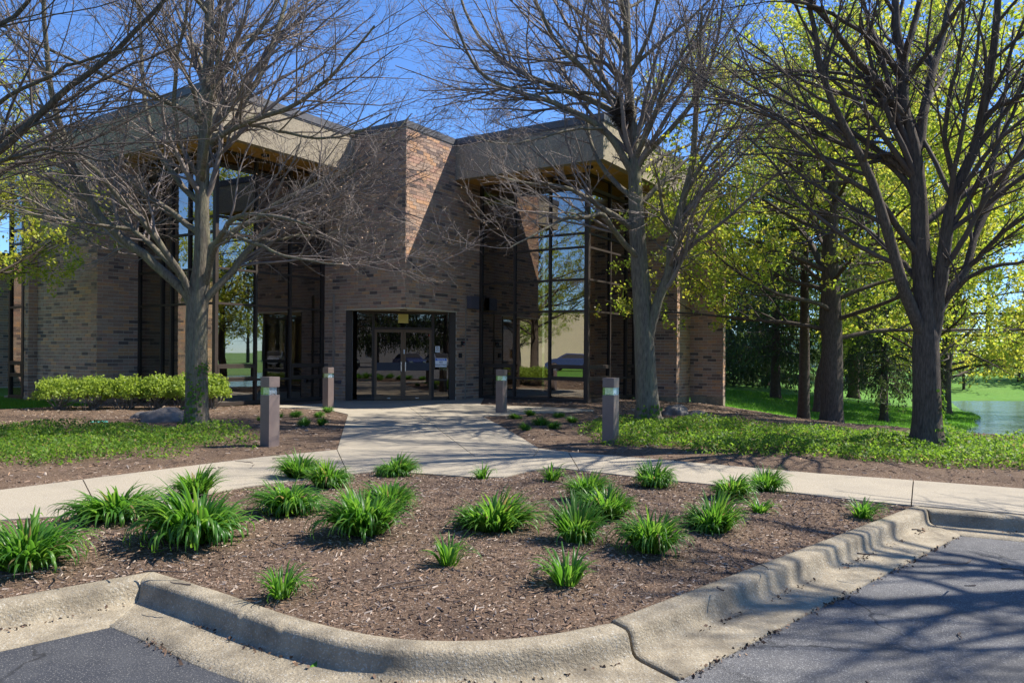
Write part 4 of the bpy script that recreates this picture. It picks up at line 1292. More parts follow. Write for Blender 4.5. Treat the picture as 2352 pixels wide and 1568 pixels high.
# tree just outside the left edge whose limbs cross the upper left corner
Y0 = 9.0
b0 = Vector((-7.9, 9.2, 0))
tr0 = np.array([(b0.x, b0.y, -0.05), (b0.x, b0.y, 1.0), (b0.x + 0.03, b0.y, 2.2), (b0.x - 0.05, b0.y, 3.4), (b0.x - 0.1, b0.y, 5.0), (b0.x - 0.1, b0.y, 7.0), (b0.x, b0.y, 9.0)])
t0 = (np.array([v[:] for v in catmull([Vector(a) for a in tr0], 6)]), np.interp(np.linspace(0, 6, 37), range(7), [0.24, 0.21, 0.2, 0.15, 0.12, 0.08, 0.03]))
l0 = [LC([(-330, 560), (-200, 470), (0, 345), (119, 234), (175, 195), (230, 151), (288, 97), (360, 22), (420, -60)], 9.15, 8.6, 0.065, 0.02),
      LC([(-320, 480), (-150, 385), (0, 318), (95, 258), (200, 205), (300, 150), (420, 100)], 9.15, 10.0, 0.05, 0.012),
      LC([(-330, 430), (-150, 330), (0, 235), (120, 170), (230, 128), (330, 105)], 9.1, 8.2, 0.042, 0.01),
      LC([(-335, 350), (-180, 190), (0, 62), (65, 0), (130, -80)], 9.15, 8.8, 0.055, 0.018),
      LC([(-300, 600), (-150, 500), (0, 395), (110, 360), (200, 325), (310, 270), (390, 220)], 9.2, 10.6, 0.042, 0.010),
      LC([(-330, 300), (-220, 120), (-60, 0), (60, -70)], 9.2, 10.2, 0.06, 0.02),
      LC([(-330, 450), (-160, 400), (0, 370), (90, 342), (160, 350), (250, 370)], 9.2, 7.9, 0.05, 0.010)]
make_tree("bare_tree", b0, t0, l0, "bare tree at the left edge whose dark limbs cross the sky", 24, M_bark_d, M_twig_d, "bare trees by the entrance", dens=0.7, fine=0.7, extra=3, extra_h=(3.6, 7.5), l4=True, twig_scale=0.75)

# tree just outside the right edge: its limbs shade the drive
b4 = Vector((9.4, 6.3, 0))
tr4 = np.array([(b4.x, b4.y, -0.05), (b4.x, b4.y, 1.2), (b4.x + 0.05, b4.y, 2.6), (b4.x, b4.y + 0.1, 4.2), (b4.x - 0.1, b4.y, 6.2), (b4.x, b4.y, 8.2), (b4.x, b4.y, 9.6)])
t4 = (np.array([v[:] for v in catmull([Vector(a) for a in tr4], 6)]), np.interp(np.linspace(0, 6, 37), range(7), [0.27, 0.24, 0.22, 0.18, 0.13, 0.08, 0.03]))
make_tree("bare_tree", b4, t4, [], "bare tree beyond the right edge that shades the drive", 25, M_bark_d, M_twig_d, "bare trees by the entrance", dens=0.8, fine=0.55, extra=15, extra_h=(2.3, 8.6), l4=False)

# squirrel nest of twigs and dead leaves in the fork of the right hand tree
gn = np.random.default_rng(5)
nc = np.array(Q(1428, 262, Y2 - 0.12)[:])
n_ = 520
dirs = unit(gn.normal(size=(n_, 3)))
st = nc + dirs * (gn.random((n_, 1)) ** 0.5) * np.array([0.18, 0.17, 0.26])
en = st + unit(np.cross(dirs, gn.normal(size=(n_, 3)))) * 0.22
V1, f1 = tubes(np.stack([st, (st + en) / 2 + gn.normal(size=(n_, 3)) * 0.015, en], 1), np.full((n_, 3), 0.006), 3)
V2, f2 = leaf_quads(gn, nc + dirs * np.array([0.15, 0.15, 0.22]) * gn.random((n_, 1)) ** 0.4, 3, 0.03, 0.1)
V, F = merge([(V1, f1), (V2, f2)])
tag(obj("squirrel_nest", new_mesh("squirrel_nest", V, F, mat("nest", (0.05, 0.037, 0.028), 0.95))), "dark squirrel nest of twigs in the fork of the tall bare tree", "nest")
# ------------------------------------------------------------------ leafy trees
LY = leaf_mat("maple_yellow_green", (0.45, 0.46, 0.065), (0.70, 0.69, 0.08), (0.36, 0.40, 0.05))
LG = leaf_mat("maple_green", (0.27, 0.36, 0.045), (0.47, 0.58, 0.055), (0.20, 0.29, 0.035))
LO = leaf_mat("maple_olive", (0.40, 0.38, 0.06), (0.60, 0.55, 0.07), (0.32, 0.32, 0.05))


def straight_trunk(base, h, r, g, lean=0.15, n=8):
    z = np.linspace(-0.06, h, n)
    A = np.stack([base[0] + np.cumsum(g.normal(size=n)) * lean * 0.3, base[1] + np.cumsum(g.normal(size=n)) * lean * 0.3, base[2] + z], 1)
    A[:2, :2] = [base[0], base[1]]
    A = np.array([v[:] for v in catmull([Vector(a) for a in A], 6)])
    return A, r * (1 - 0.9 * np.linspace(0, 1, len(A)) ** 1.3) + 0.012


def leafy(name, base, h, r, seed, label, ext, n, hmin, leaf, dens=0.75, fine=0.62, group="leafing maples", bark=None, up=0.45, pick=None, l4=False, low=1.0, ldroop=0.0):
    g = np.random.default_rng(seed)
    base = (base[0], base[1], float(ground_z(base[0], base[1])) - 0.04)
    t = straight_trunk(base, h, r, g)
    return make_tree(name, base, t, [], label, seed, bark or M_bark_d, M_twig_d, group, dens=dens, fine=fine, l4=l4, extra=n, extra_h=(hmin + base[2], base[2] + h * 0.93), ext_len=ext, ext_up=up, low_bias=low, limb_droop=ldroop,
                     leaf=(*leaf, pick), flare=1.5)


YG = [LY, LG, LO]
leafy("maple_tree", (8.30, 19.8), 10.4, 0.26, 31, "thick trunked maple leafing yellow green beside the right wing", 5.6, 30, 2.3, (9, 0.085, 0.08, [LG, LY, LO], 0.95), dens=0.8, fine=0.56, up=0.12, low=1.25, ldroop=0.02)
leafy("maple_tree", (18.3, 32.3), 12.6, 0.24, 32, "yellow green maple on the lake shore with low branches over the water", 6.4, 38, 1.5, (9, 0.11, 0.11, YG, 0.95), dens=0.75, fine=0.52, up=0.02, low=1.35, ldroop=0.06)
leafy("maple_tree", (17.0, 38.0), 17.0, 0.26, 33, "tall yellow green maple on the lawn behind the vase shaped tree", 7.4, 34, 4.0, (9, 0.13, 0.14, YG, 0.9), dens=0.7, fine=0.5, up=0.35)
leafy("maple_tree", (-13.6, 16.6), 8.6, 0.22, 34, "young leafing maple at the left edge before the brick wing", 4.1, 20, 1.9, (10, 0.07, 0.07, [LY, LG, LO], 0.9), dens=0.8, fine=0.55, up=0.15)
leafy("slender_tree", (11.15, 20.6), 6.0, 0.12, 35, "slender young tree on the slope beside the mulch edge", 2.2, 10, 1.6, (3, 0.05, 0.07, [LG, LY, LO], 0.4), dens=0.8, fine=0.55, group=None)

# ------------------------------------------------------------------ spruces
NS = leaf_mat("spruce_needles", (0.045, 0.072, 0.03), (0.08, 0.12, 0.03), (0.065, 0.095, 0.04), spec=0.2)
NP = leaf_mat("pine_needles", (0.085, 0.12, 0.06), (0.10, 0.14, 0.05), (0.06, 0.09, 0.045), spec=0.2)


def spruce_meshes(seed, h, rad, zlow, needle, trunk_r, droop=0.5, size=0.16, nb=150):
    g = np.random.default_rng(seed)
    z = zlow + (h - zlow) * np.linspace(0, 1, nb) ** 1.15
    az = np.arange(nb) * 2.399 + g.normal(size=nb) * 0.3
    ln = rad * (1 - (z - zlow) / (h - zlow + 0.6)) * (0.7 + 0.5 * g.random(nb)) + 0.15
    S = 9; pts = np.empty((nb, S, 3)); pts[:, 0] = np.stack([np.zeros(nb), np.zeros(nb), z], 1)
    d = np.stack([np.cos(az), np.sin(az), np.full(nb, 0.05)], 1)
    for k in range(1, S):
        pts[:, k] = pts[:, k - 1] + unit(d) * (ln / (S - 1))[:, None]
        d[:, 2] += -0.11 * droop if k < 5 else 0.10
        d += g.normal(size=d.shape) * 0.04
    rb = np.linspace(0.035, 0.006, S)[None] * np.clip(ln / 2, 0.3, 1)[:, None]
    V1, f1 = tubes(pts, rb, 4)
    p2, r2 = spawn(g, pts, rb, lambda l: l * 13, 0.12, lambda l, t, g_: (0.25 + 0.55 * g_.random(len(l))) * np.clip(l, 0.4, 1.2), (35, 85), 0.4, 0.004, 4, 0.1, -0.55, -0.40)
    V2, f2 = tubes(p2, r2, 3)
    c = p2[:, 1:].reshape(-1, 3)
    n = len(c)
    a = unit(g.normal(size=(n, 3)) * 0.55 + np.array([0, 0, -1.0])); b_ = unit(np.cross(a, g.normal(size=(n, 3))))
    s = size * (0.6 + 0.8 * g.random(n))[:, None]
    V3 = np.stack([c - a * s * 0.3, c + b_ * s * 0.22, c + a * s * 0.8, c - b_ * s * 0.22], 1).reshape(-1, 3)
    f3 = (np.arange(n) * 4)[:, None] + np.arange(4)
    Vb, Fb = merge([(V1, f1), (V2, f2)])
    tz = np.linspace(-0.1, h, 12); A = np.stack([np.zeros(12), np.zeros(12), tz], 1)
    Vt, ft = trunk_mesh(A, trunk_r * (1 - 0.92 * (tz + 0.1) / (h + 0.1)) + 0.01, 18, g, 1.6)
    return (new_mesh("trunk", Vt, [ft], mat("spruce_bark_%d" % seed, (0.085, 0.06, 0.05), 0.95, var=(0.05, 0.036, 0.03), scale=12, bump=1.0, bscale=20), smooth=True),
            new_mesh("branches", Vb, Fb, M_twig_d, smooth=True), new_mesh("foliage", V3, [f3], needle))


def plant_conifer(name, ms, loc, rz, sc, label, group):
    z = float(ground_z(loc[0], loc[1])) - 0.04
    r = empty(name, (loc[0], loc[1], z), rz); r.scale = (sc, sc, sc)
    tag(r, label, "tree", group)
    for nm, me in zip(("trunk", "branches", "foliage"), ms): obj(nm, me, r, local=True)
    return r


sp = spruce_meshes(41, 10.5, 2.4, 4.2, NS, 0.18, nb=60)
sp1 = spruce_meshes(43, 10.0, 2.6, 1.7, NS, 0.2, nb=80)
sp2 = spruce_meshes(42, 9.0, 3.0, 0.35, NP, 0.2, droop=0.3, size=0.2, nb=95)
GS = "conifers behind the right wing"
plant_conifer("spruce_tree", sp, (9.25, 24.2), 0.0, 1.0, "dark spruce with bare reddish lower trunk at the mulch edge", GS)
plant_conifer("spruce_tree", sp1, (10.9, 31.6), 2.1, 1.0, "dark spruce with flared roots farther back on the lawn", GS)
plant_conifer("spruce_tree", sp1, (13.4, 27.5), 4.0, 0.72, "dark spruce whose drooping boughs hang over the lawn slope", GS)
plant_conifer("pine_tree", sp2, (10.2, 37.5), 1.0, 1.1, "grey green pine branched to the ground behind the brick corner", GS)
plant_conifer("pine_tree", sp2, (13.8, 41.5), 3.0, 1.0, "grey green pine standing far behind the spruce trunks", GS)
gtr = np.random.default_rng(77)
A = straight_trunk((8.75, 21.6, -0.06), 6.0, 0.17, gtr)
make_tree("dark_tree", (8.75, 21.6, 0), A, [], "dark trunk standing close behind the thick trunked maple", 78, M_bark_d, M_twig_d, None, dens=0.5, fine=0.4, l4=False, extra=6, extra_h=(3.0, 5.6), ext_len=2.2, flare=1.5)

# ------------------------------------------------------------------ day lilies
DLG = leaf_mat("daylily_green", (0.075, 0.205, 0.028), (0.15, 0.36, 0.03), (0.05, 0.15, 0.02), spec=0.5, rough=0.38)
DLY = leaf_mat("daylily_light", (0.15, 0.30, 0.045), (0.26, 0.46, 0.05), (0.11, 0.24, 0.03), spec=0.5, rough=0.38)

DLB = leaf_mat("daylily_dry", (0.36, 0.28, 0.12), (0.40, 0.30, 0.10), (0.25, 0.18, 0.08))


def daylily_mesh(seed, nb, spread=0.22, tall=1.0, flop=1.0):
    """clump about 1 wide and 0.62 high"""
    g = np.random.default_rng(seed); S = 9
    rad = spread * g.random(nb) ** 0.6; az = g.random(nb) * 2 * np.pi
    pos = np.stack([rad * np.cos(az), rad * np.sin(az), np.full(nb, -0.02)], 1)
    az2 = az + g.normal(size=nb) * 0.5
    e0 = np.radians(np.clip(88 - 100 * rad - g.random(nb) * 20, 46, 88)); ln = (0.32 + 0.38 * g.random(nb) ** 0.7) * tall * (1 + 0.18 * np.cos(az - g.random() * 6.28))
    bend = np.radians(30 + 85 * g.random(nb) ** 1.2) * (0.55 + 0.95 * rad / spread) * flop * (1 + 0.35 * np.cos(az - g.random() * 6.28))
    w0 = (0.017 + 0.012 * g.random(nb))
    ctr = np.empty((nb, S, 3)); p = pos.copy(); tw = g.normal(size=nb) * 0.25
    el = e0.copy()
    ctr[:, 0] = p
    for k in range(1, S):
        d = np.stack([np.cos(az2) * np.cos(el), np.sin(az2) * np.cos(el), np.sin(el)], 1)
        p = p + d * (ln / (S - 1))[:, None]; ctr[:, k] = p
        el = el - bend * (k / S) ** 1.2 * 0.42; az2 = az2 + tw * 0.12
    ctr[:, :, 2] = np.maximum(ctr[:, :, 2], 0.012 + 0.01 * g.random((nb, 1)))
    side = np.stack([-np.sin(az2), np.cos(az2), np.zeros(nb)], 1)[:, None]
    s = np.linspace(0, 1, S); wp = np.clip((1 - s ** 2.6), 0.03, 1) * (0.75 + 0.5 * np.minimum(s * 3, 1) * 0.5)
    ww = w0[:, None] * wp[None]
    T = tangents(ctr); N = np.cross(np.broadcast_to(side, T.shape), T)
    Lf = ctr + side * ww[..., None] + N * (ww * 0.45)[..., None]; Rt = ctr - side * ww[..., None] + N * (ww * 0.45)[..., None]
    V = np.stack([Lf, ctr, Rt], 2).reshape(-1, 3)
    b0_ = (np.arange(nb) * S * 3)[:, None, None] + (np.arange(S - 1) * 3)[None, :, None]
    k = np.arange(2)
    f = np.stack([b0_ + k, b0_ + k + 1, b0_ + 3 + k + 1, b0_ + 3 + k], -1).reshape(-1, 4)
    mi = np.repeat(np.where(g.random(nb) < 0.015, 2, (g.random(nb) < 0.33).astype(int)), (S - 1) * 2)
    return new_mesh("daylily", V, [f], [DLG, DLY, DLB], idx=mi, smooth=True)


DM = [daylily_mesh(100 + i, *a_) for i, a_ in enumerate(((360, 0.22, 1.0, 1.0), (400, 0.24, 0.92, 1.25), (320, 0.19, 1.1, 0.8), (380, 0.22, 1.0, 1.15), (340, 0.2, 1.08, 0.95), (390, 0.25, 0.9, 1.0), (310, 0.2, 1.0, 1.35), (365, 0.21, 1.05, 0.85)))]
DS = [daylily_mesh(120, 60, 0.13), daylily_mesh(121, 72, 0.14), daylily_mesh(122, 50, 0.12)]


def bed_z(x, y, poly, hump, z_edge):
    d = max(0.0, -float(poly_dist(np.array([x]), np.array([y]), poly)[0])); e = min(1, d / 0.7); e = e * e * (3 - 2 * e)
    nn = mnoise.noise(Vector((x * 1.3, y * 1.3, 2.0))) * 0.03 + mnoise.noise(Vector((x * 5, y * 5, 7.0))) * 0.012
    return z_edge + e * (hump + nn)


clumps = [  # plate x, foot y, width px, height px, small?, label
    (58, 1300, 215, 165, 0, "large arching daylily clump cut by the left edge above the kerb"),
    (264, 1192, 205, 118, 0, "broad daylily clump beside the walk at the left"),
    (446, 1132, 115, 78, 0, "smaller daylily clump at the walk edge behind the biggest one"),
    (452, 1240, 240, 175, 0, "biggest daylily clump behind the kerb corner"),
    (688, 1090, 105, 72, 0, "daylily clump at the walk edge, hindmost of the cluster of three"),
    (752, 1122, 105, 92, 0, "daylily clump on the right of the cluster of three by the walk"),
    (666, 1176, 165, 112, 0, "daylily clump at the front of the cluster of three by the walk"),
    (838, 1230, 195, 135, 0, "large daylily clump left of centre with a smaller one behind it"),
    (892, 1172, 125, 92, 0, "daylily clump tucked behind the large one left of centre"),
    (906, 1090, 100, 72, 0, "dark daylily clump on the rim of the bed where the walk opens"),
    (648, 1362, 100, 112, 1, "sparse light green daylily close behind the curved kerb"),
    (1109, 1096, 55, 48, 1, "tiny daylily on the rim of the bed facing the doors"),
    (1268, 1108, 64, 56, 1, "little daylily at the walk edge right of the tiny one"),
    (1130, 1212, 190, 125, 0, "wide daylily clump in the middle of the island bed"),
    (1032, 1308, 105, 105, 1, "sparse bright daylily in front of the wide middle clump"),
    (1346, 1150, 105, 82, 0, "daylily clump behind its larger twin right of the middle"),
    (1396, 1192, 135, 105, 0, "daylily clump overlapping the one behind it right of the middle"),
    (1500, 1118, 95, 84, 0, "round daylily clump near the walk in front of the right bollard"),
    (1326, 1248, 135, 112, 0, "upright daylily clump behind the foremost right hand one"),
    (1300, 1348, 118, 118, 1, "foremost daylily on the right half of the bed with a trailing leaf"),
    (1496, 1268, 155, 125, 0, "full daylily clump farthest to the front on the right"),
    (1636, 1220, 135, 122, 0, "light green daylily clump in the row of three on the right"),
    (1680, 1146, 105, 82, 0, "daylily clump behind the light green one on the right"),
    (1756, 1122, 88, 68, 0, "daylily clump at the walk edge at the right end of the row"),
    (1744, 1180, 75, 52, 1, "low weedy daylily beside the light green clump on the right"),
    (1982, 1182, 78, 66, 1, "lone small daylily near the far end of the right kerb"),
    (647, 958, 20, 20, 1, "tiny daylily just right of the left front bollard"),
    (594, 966, 18, 20, 1, "tiny daylily half hidden behind the left front bollard"),
    (679, 958, 30, 24, 0, "small daylily in the left bed, rear one of the leaning pair"),
    (699, 976, 32, 28, 0, "small daylily in the left bed, front one of the leaning pair"),
    (732, 958, 26, 24, 0, "small daylily below the left rear bollard, upper of two"),
    (738, 975, 26, 26, 0, "small daylily below the left rear bollard, lower of two"),
    (753, 946, 26, 22, 0, "small daylily at the foot of the left rear bollard"),
    (1185, 961, 32, 22, 0, "small daylily nearest the right rear bollard"),
    (1218, 955, 28, 20, 0, "small daylily at the back of the right bed group"),
    (1243, 976, 40, 30, 0, "largest of the small daylilies in the right bed"),
    (1271, 984, 34, 26, 0, "small daylily right of the largest one in the right bed"),
    (1207, 986, 28, 26, 0, "small daylily nearest the walk in the right bed"),
    (1286, 959, 30, 22, 0, "small daylily at the rear right of the right bed group"),
    (1315, 970, 28, 20, 0, "small daylily at the right end of the right bed group")]
for i, (x, y, w, h, small, lab) in enumerate(clumps):
    p = P(x, y + 0.07 * h); far = y < 1000
    z = bed_z(p.x, p.y, isl_out, 0.05, -0.012) if not far else 0.005
    o = obj("daylily", (DS if small else DM)[i % (3 if small else 8)])
    k = p.y / F_PX
    wm, hm = w * k, h * k
    o.location = (p.x, p.y, z)
    o.rotation_euler = (0, 0, i * 1.7)
    if small and not far: o.scale = (wm * 1.45, wm * 1.45, hm * 1.45)
    else: o.scale = (wm * 0.98, wm * 0.98, hm * 1.42)
    tag(o, lab, "plant", "small daylilies by the entrance" if far else "daylilies in the island bed")

# ------------------------------------------------------------------ ground cover
VG = leaf_mat("vinca_green", (0.115, 0.24, 0.028), (0.20, 0.36, 0.03), (0.065, 0.15, 0.02), spec=0.3, rough=0.5)
VY = leaf_mat("vinca_light", (0.22, 0.34, 0.05), (0.32, 0.48, 0.05), (0.17, 0.28, 0.04), spec=0.3, rough=0.5)


def ground_cover(name, pts_px, count, label, seed, size, feather, avoid=()):
    g = np.random.default_rng(seed)
    poly = [tuple(P(x, y).xy) for x, y in pts_px]
    xs = [p[0] for p in poly]; ys = [p[1] for p in poly]
    n = count * 3
    X = min(xs) + (max(xs) - min(xs)) * g.random(n); Y = min(ys) + (max(ys) - min(ys)) * g.random(n)
    d = -poly_dist(X, Y, poly)
    patch = np.array([mnoise.noise(Vector((a * 1.1, b_ * 1.1, seed))) for a, b_ in zip(X, Y)])
    keep = (d + patch * feather * 1.2 > feather * g.random(n) ** 0.7) & (d > -0.25)
    for ax, ay, ar in avoid: keep &= np.hypot(X - ax, Y - ay) > ar
    X, Y, d, patch = X[keep][:count], Y[keep][:count], d[keep][:count], patch[keep][:count]
    m = len(X)
    hgt = (0.02 + 0.15 * g.random(m)) * np.clip(0.35 + d / 0.6, 0.3, 1) * (1 + 1.1 * patch)
    c = np.stack([X, Y, ground_z(X, Y) + hgt], 1)
    a = unit(np.stack([g.normal(size=m), g.normal(size=m), 0.55 + 0.5 * g.random(m)], 1)); 
    nrm = unit(np.stack([g.normal(size=m) * 0.6, g.normal(size=m) * 0.6, np.ones(m)], 1)); b_ = unit(np.cross(a, nrm))
    s = size * (0.4 + 1.0 * g.random(m) ** 1.5)[:, None]
    V = np.stack([c - a * s * 0.5, c + b_ * s * 0.3 + nrm * s * 0.05, c + a * s * 0.55, c - b_ * s * 0.3 + nrm * s * 0.05], 1).reshape(-1, 3)
    f = (np.arange(m) * 4)[:, None] + np.arange(4)
    tri = np.concatenate([f[:, [0, 1, 2]], f[:, [0, 2, 3]]])
    mi = np.where(g.random(m) < 0.05, 2, (g.random(m) < 0.25 + 0.5 * patch).astype(int))
    o = obj(name, new_mesh(name, V, [tri], [VG, VY, DLB], idx=np.concatenate([mi, mi])))
    return tag(o, label, "ground cover", kind="stuff")


ground_cover("ground_cover", [(-260, 1010), (0, 975), (150, 978), (300, 985), (420, 982), (520, 980), (596, 992), (600, 1030), (480, 1042), (300, 1062), (120, 1075), (0, 1085), (-300, 1115)], 26000, "patchy green vinca ground cover under the left bare tree", 51, 0.048, 1.0)
ground_cover("ground_cover", [(1315, 985), (1370, 972), (1450, 966), (1560, 968), (1680, 975), (1800, 985), (1950, 992), (2090, 1000), (2200, 1004), (2352, 1018), (2600, 1040), (2600, 1125), (2352, 1086), (2150, 1078), (1950, 1060), (1800, 1052), (1600, 1043), (1480, 1035), (1390, 1022), (1330, 1008)], 52000, "dense bright green vinca ground cover on the right bed", 52, 0.052, 0.55)

# ivy on the trunks
def ivy(trunk, label, seed, n, zmax, az0, size=0.07):
    g = np.random.default_rng(seed); A, r = trunk
    z = zmax * g.random(n) ** 1.7; i = np.argmin(np.abs(A[:, 2][None] - z[:, None]), 1)
    az = az0 + g.normal(size=n) * 0.55 + np.sin(z * 3 + seed) * 0.5
    rr = r[i] * (1 + 0.6 * np.exp(-z / 0.16)) + 0.03 + 0.03 * g.random(n)
    c = np.stack([A[i, 0] + rr * np.cos(az), A[i, 1] + rr * np.sin(az), z], 1)
    nn = unit(np.stack([np.cos(az), np.sin(az), 0.4 + 0 * az], 1) + g.normal(size=(n, 3)) * 0.35)
    a = unit(np.cross(nn, g.normal(size=(n, 3)))); b_ = np.cross(nn, a); s = size * (0.6 + 0.7 * g.random(n))[:, None]
    V = np.stack([c - a * s * .5, c + b_ * s * .4, c + a * s * .5, c - b_ * s * .4], 1).reshape(-1, 3)
    return tag(obj("ivy", new_mesh("ivy", V, [(np.arange(n) * 4)[:, None] + np.arange(4)], [VG])), label, "ivy")


ivy(t1, "ivy climbing the foot of the left bare trunk", 61, 150, 1.25, -1.3)
ivy(t2, "few ivy leaves at the foot of the forked tree trunk", 62, 60, 0.45, -1.6, 0.08)
ivy(t3, "ivy climbing the foot of the dark vase shaped trunk", 63, 170, 0.95, -0.7)

# ------------------------------------------------------------------ shrubs along the left wing
HB = leaf_mat("shrub_leaf", (0.30, 0.38, 0.065), (0.42, 0.54, 0.07), (0.22, 0.31, 0.05))


def shrub(x, w, h, seed, label):
    g = np.random.default_rng(seed); p = P(x, 940)
    n = 3600
    d = unit(g.normal(size=(n, 3))); d[:, 2] = np.abs(d[:, 2]) * 1.0 - 0.25 * g.random(n)
    rad = 0.55 + 0.45 * g.random(n) ** 0.5
    lump = np.array([1 + 0.38 * mnoise.noise(Vector(q * 2.6) + Vector((seed, 0, 0))) for q in d])
    c = d * (rad * lump)[:, None] * np.array([w / 2, w / 2.1, h * 0.55]) + np.array([0, 0, h * 0.45])
    c = c[c[:, 2] > 0.06]
    V, f = leaf_quads(g, c, 1, 0.02, 0.055)
    r = empty("shrub", (p.x, p.y, 0)); tag(r, label, "shrub", "clipped shrubs along the left wing")
    obj("foliage", new_mesh("foliage", V, [f], HB), r, local=True).scale = (1, 1, 1.12)
    st = np.zeros((26, 3)); st[:, :2] = g.normal(size=(26, 2)) * 0.08
    en = c[g.integers(0, len(c), 26)] * 0.9; mid = (st + en) / 2 + g.normal(size=(26, 3)) * 0.05
    V, f = tubes(np.stack([st, mid, en], 1), np.tile([0.012, 0.009, 0.004], (26, 1)), 4)
    obj("stems", new_mesh("stems", V, [f], M_twig), r, local=True)


for k, (x, w, h, lab) in enumerate(((140, 1.2, 0.74, "leftmost shrub of the row along the left wing"), (216, 1.15, 0.76, "second shrub from the left in the row along the left wing"), (292, 1.15, 0.78, "third shrub from the left in the row along the left wing"),
                                    (360, 1.05, 0.80, "fourth shrub of the row, just left of the tree trunk"), (424, 1.0, 0.8, "fifth shrub of the row, mostly hidden by the tree trunk"), (484, 0.95, 0.82, "rightmost shrub of the row, right of the tree trunk"))):
    shrub(x, w, h, 200 + k, lab)

# ------------------------------------------------------------------ boulders
def boulder(x, y, sx, sy, sz, seed, label, rz=0.0):
    bm = bmesh.new(); bmesh.ops.create_icosphere(bm, subdivisions=4, radius=1.0)
    for v in bm.verts:
        q = v.co.copy()
        k = 1 + 0.28 * mnoise.noise(q * 1.3 + Vector((seed, 0, 0))) + 0.10 * mnoise.noise(q * 3.5 + Vector((0, seed, 0))) + 0.03 * mnoise.noise(q * 9)
        v.co = Vector((q.x * sx, q.y * sy, max(q.z, -0.4) * sz)) * k
    me = bpy.data.meshes.new("boulder"); bm.to_mesh(me); bm.free(); me.materials.append(M_rock)
    for f in me.polygons: f.use_smooth = True
    o = obj("boulder", me); p = P(x, y); o.location = (p.x, p.y, sz * 0.12); o.rotation_euler = (0, 0, rz)
    tag(o, label, "boulder", "boulders in the beds")


boulder(380, 968, 0.50, 0.34, 0.26, 3.1, "large grey boulder beside the left bare trunk", 0.2)
boulder(338, 962, 0.34, 0.26, 0.15, 9.4, "flat grey stone at the left end of the large boulder", -0.3)
boulder(1552, 953, 0.34, 0.28, 0.22, 5.2, "dark rounded boulder right of the forked tree trunk", 0.4)
boulder(1600, 958, 0.26, 0.22, 0.14, 7.7, "smaller boulder leaning on the dark rounded one", 0.1)

# ------------------------------------------------------------------ bollard lights
RB = math.atan2(N_R.y, N_R.x)
M_filler = mat("lens_filler", (0.42, 0.44, 0.46), 0.35, var=(0.7, 0.72, 0.74), scale=30, metal=0.5)


def bollard(x, y, label, h=1.09):
    p = P(x, y); r = empty("bollard_light", (p.x, p.y, 0), RB); tag(r, label, "bollard", "bollard lights along the walk")
    q = 0.1015
    m = MB(); m.box((-q, -q, -0.05), (q, q, h * 0.745)); m.build("post", M_bollard, r, bevel=0.004, local=True)
    m = MB(); m.box((-q, -q, h * 0.855), (q, q, h)); cap = m.build("head", M_bollard, r, bevel=0.004, local=True)
    m = MB(); m.box((-q + 0.004, -q + 0.004, h * 0.745 + 0.001), (q - 0.004, q - 0.004, h * 0.855 - 0.001)); m.build("lens", M_lens, r, local=True)
    bm = bmesh.new(); bmesh.ops.create_cone(bm, cap_ends=True, segments=20, radius1=0.094, radius2=0.03, depth=0.10, matrix=Matrix.Translation((0, 0, h * 0.745 + 0.045)))
    me = bpy.data.meshes.new("reflector"); bm.to_mesh(me); bm.free(); me.materials.append(M_chrome); obj("reflector", me, r, local=True)
    for f in me.polygons: f.use_smooth = True
    m = MB(); m.box((-0.07, -0.07, h * 0.745 + 0.004), (0.07, 0.07, h * 0.855 - 0.004)); m.build("lens_filler", M_filler, r, local=True)  # added silvery filler, makes the clear lens look bright; not a lamp


bollard(619.5, 1027, "brown square bollard light at the front left of the walk")
bollard(1402, 1021, "brown square bollard light at the front right in the ground cover")
bollard(753.5, 936, "brown square bollard light left of the entrance doors", 1.06)
bollard(1151.5, 947, "brown square bollard light right of the entrance doors", 1.06)

# ------------------------------------------------------------------ litter, sticks and wood chips
m_teal = mat("teal_plastic", (0.10, 0.45, 0.36), 0.4)
bm = bmesh.new(); bmesh.ops.create_grid(bm, x_segments=8, y_segments=5, size=0.5)
for v in bm.verts:
    n = mnoise.noise(v.co * 4.0)
    v.co = Vector((v.co.x * 0.32, v.co.y * 0.09 + n * 0.02, 0.04 + abs(n) * 0.06))
me = bpy.data.meshes.new("plastic_scrap"); bm.to_mesh(me); bm.free(); me.materials.append(m_teal)
o = obj("plastic_scrap", me); p = P(228, 974); o.location = (p.x, p.y, 0.0); o.rotation_euler = (0, 0, 0.25)
tag(o, "crumpled teal plastic scrap lying on the left mulch", "litter")

CH = [mat("chip_%d" % i, c, 0.9, var=tuple(v * 0.7 for v in c), scale=20) for i, c in enumerate([(0.15, 0.097, 0.066), (0.25, 0.17, 0.12), (0.46, 0.37, 0.29), (0.075, 0.048, 0.033), (0.33, 0.21, 0.13)])]


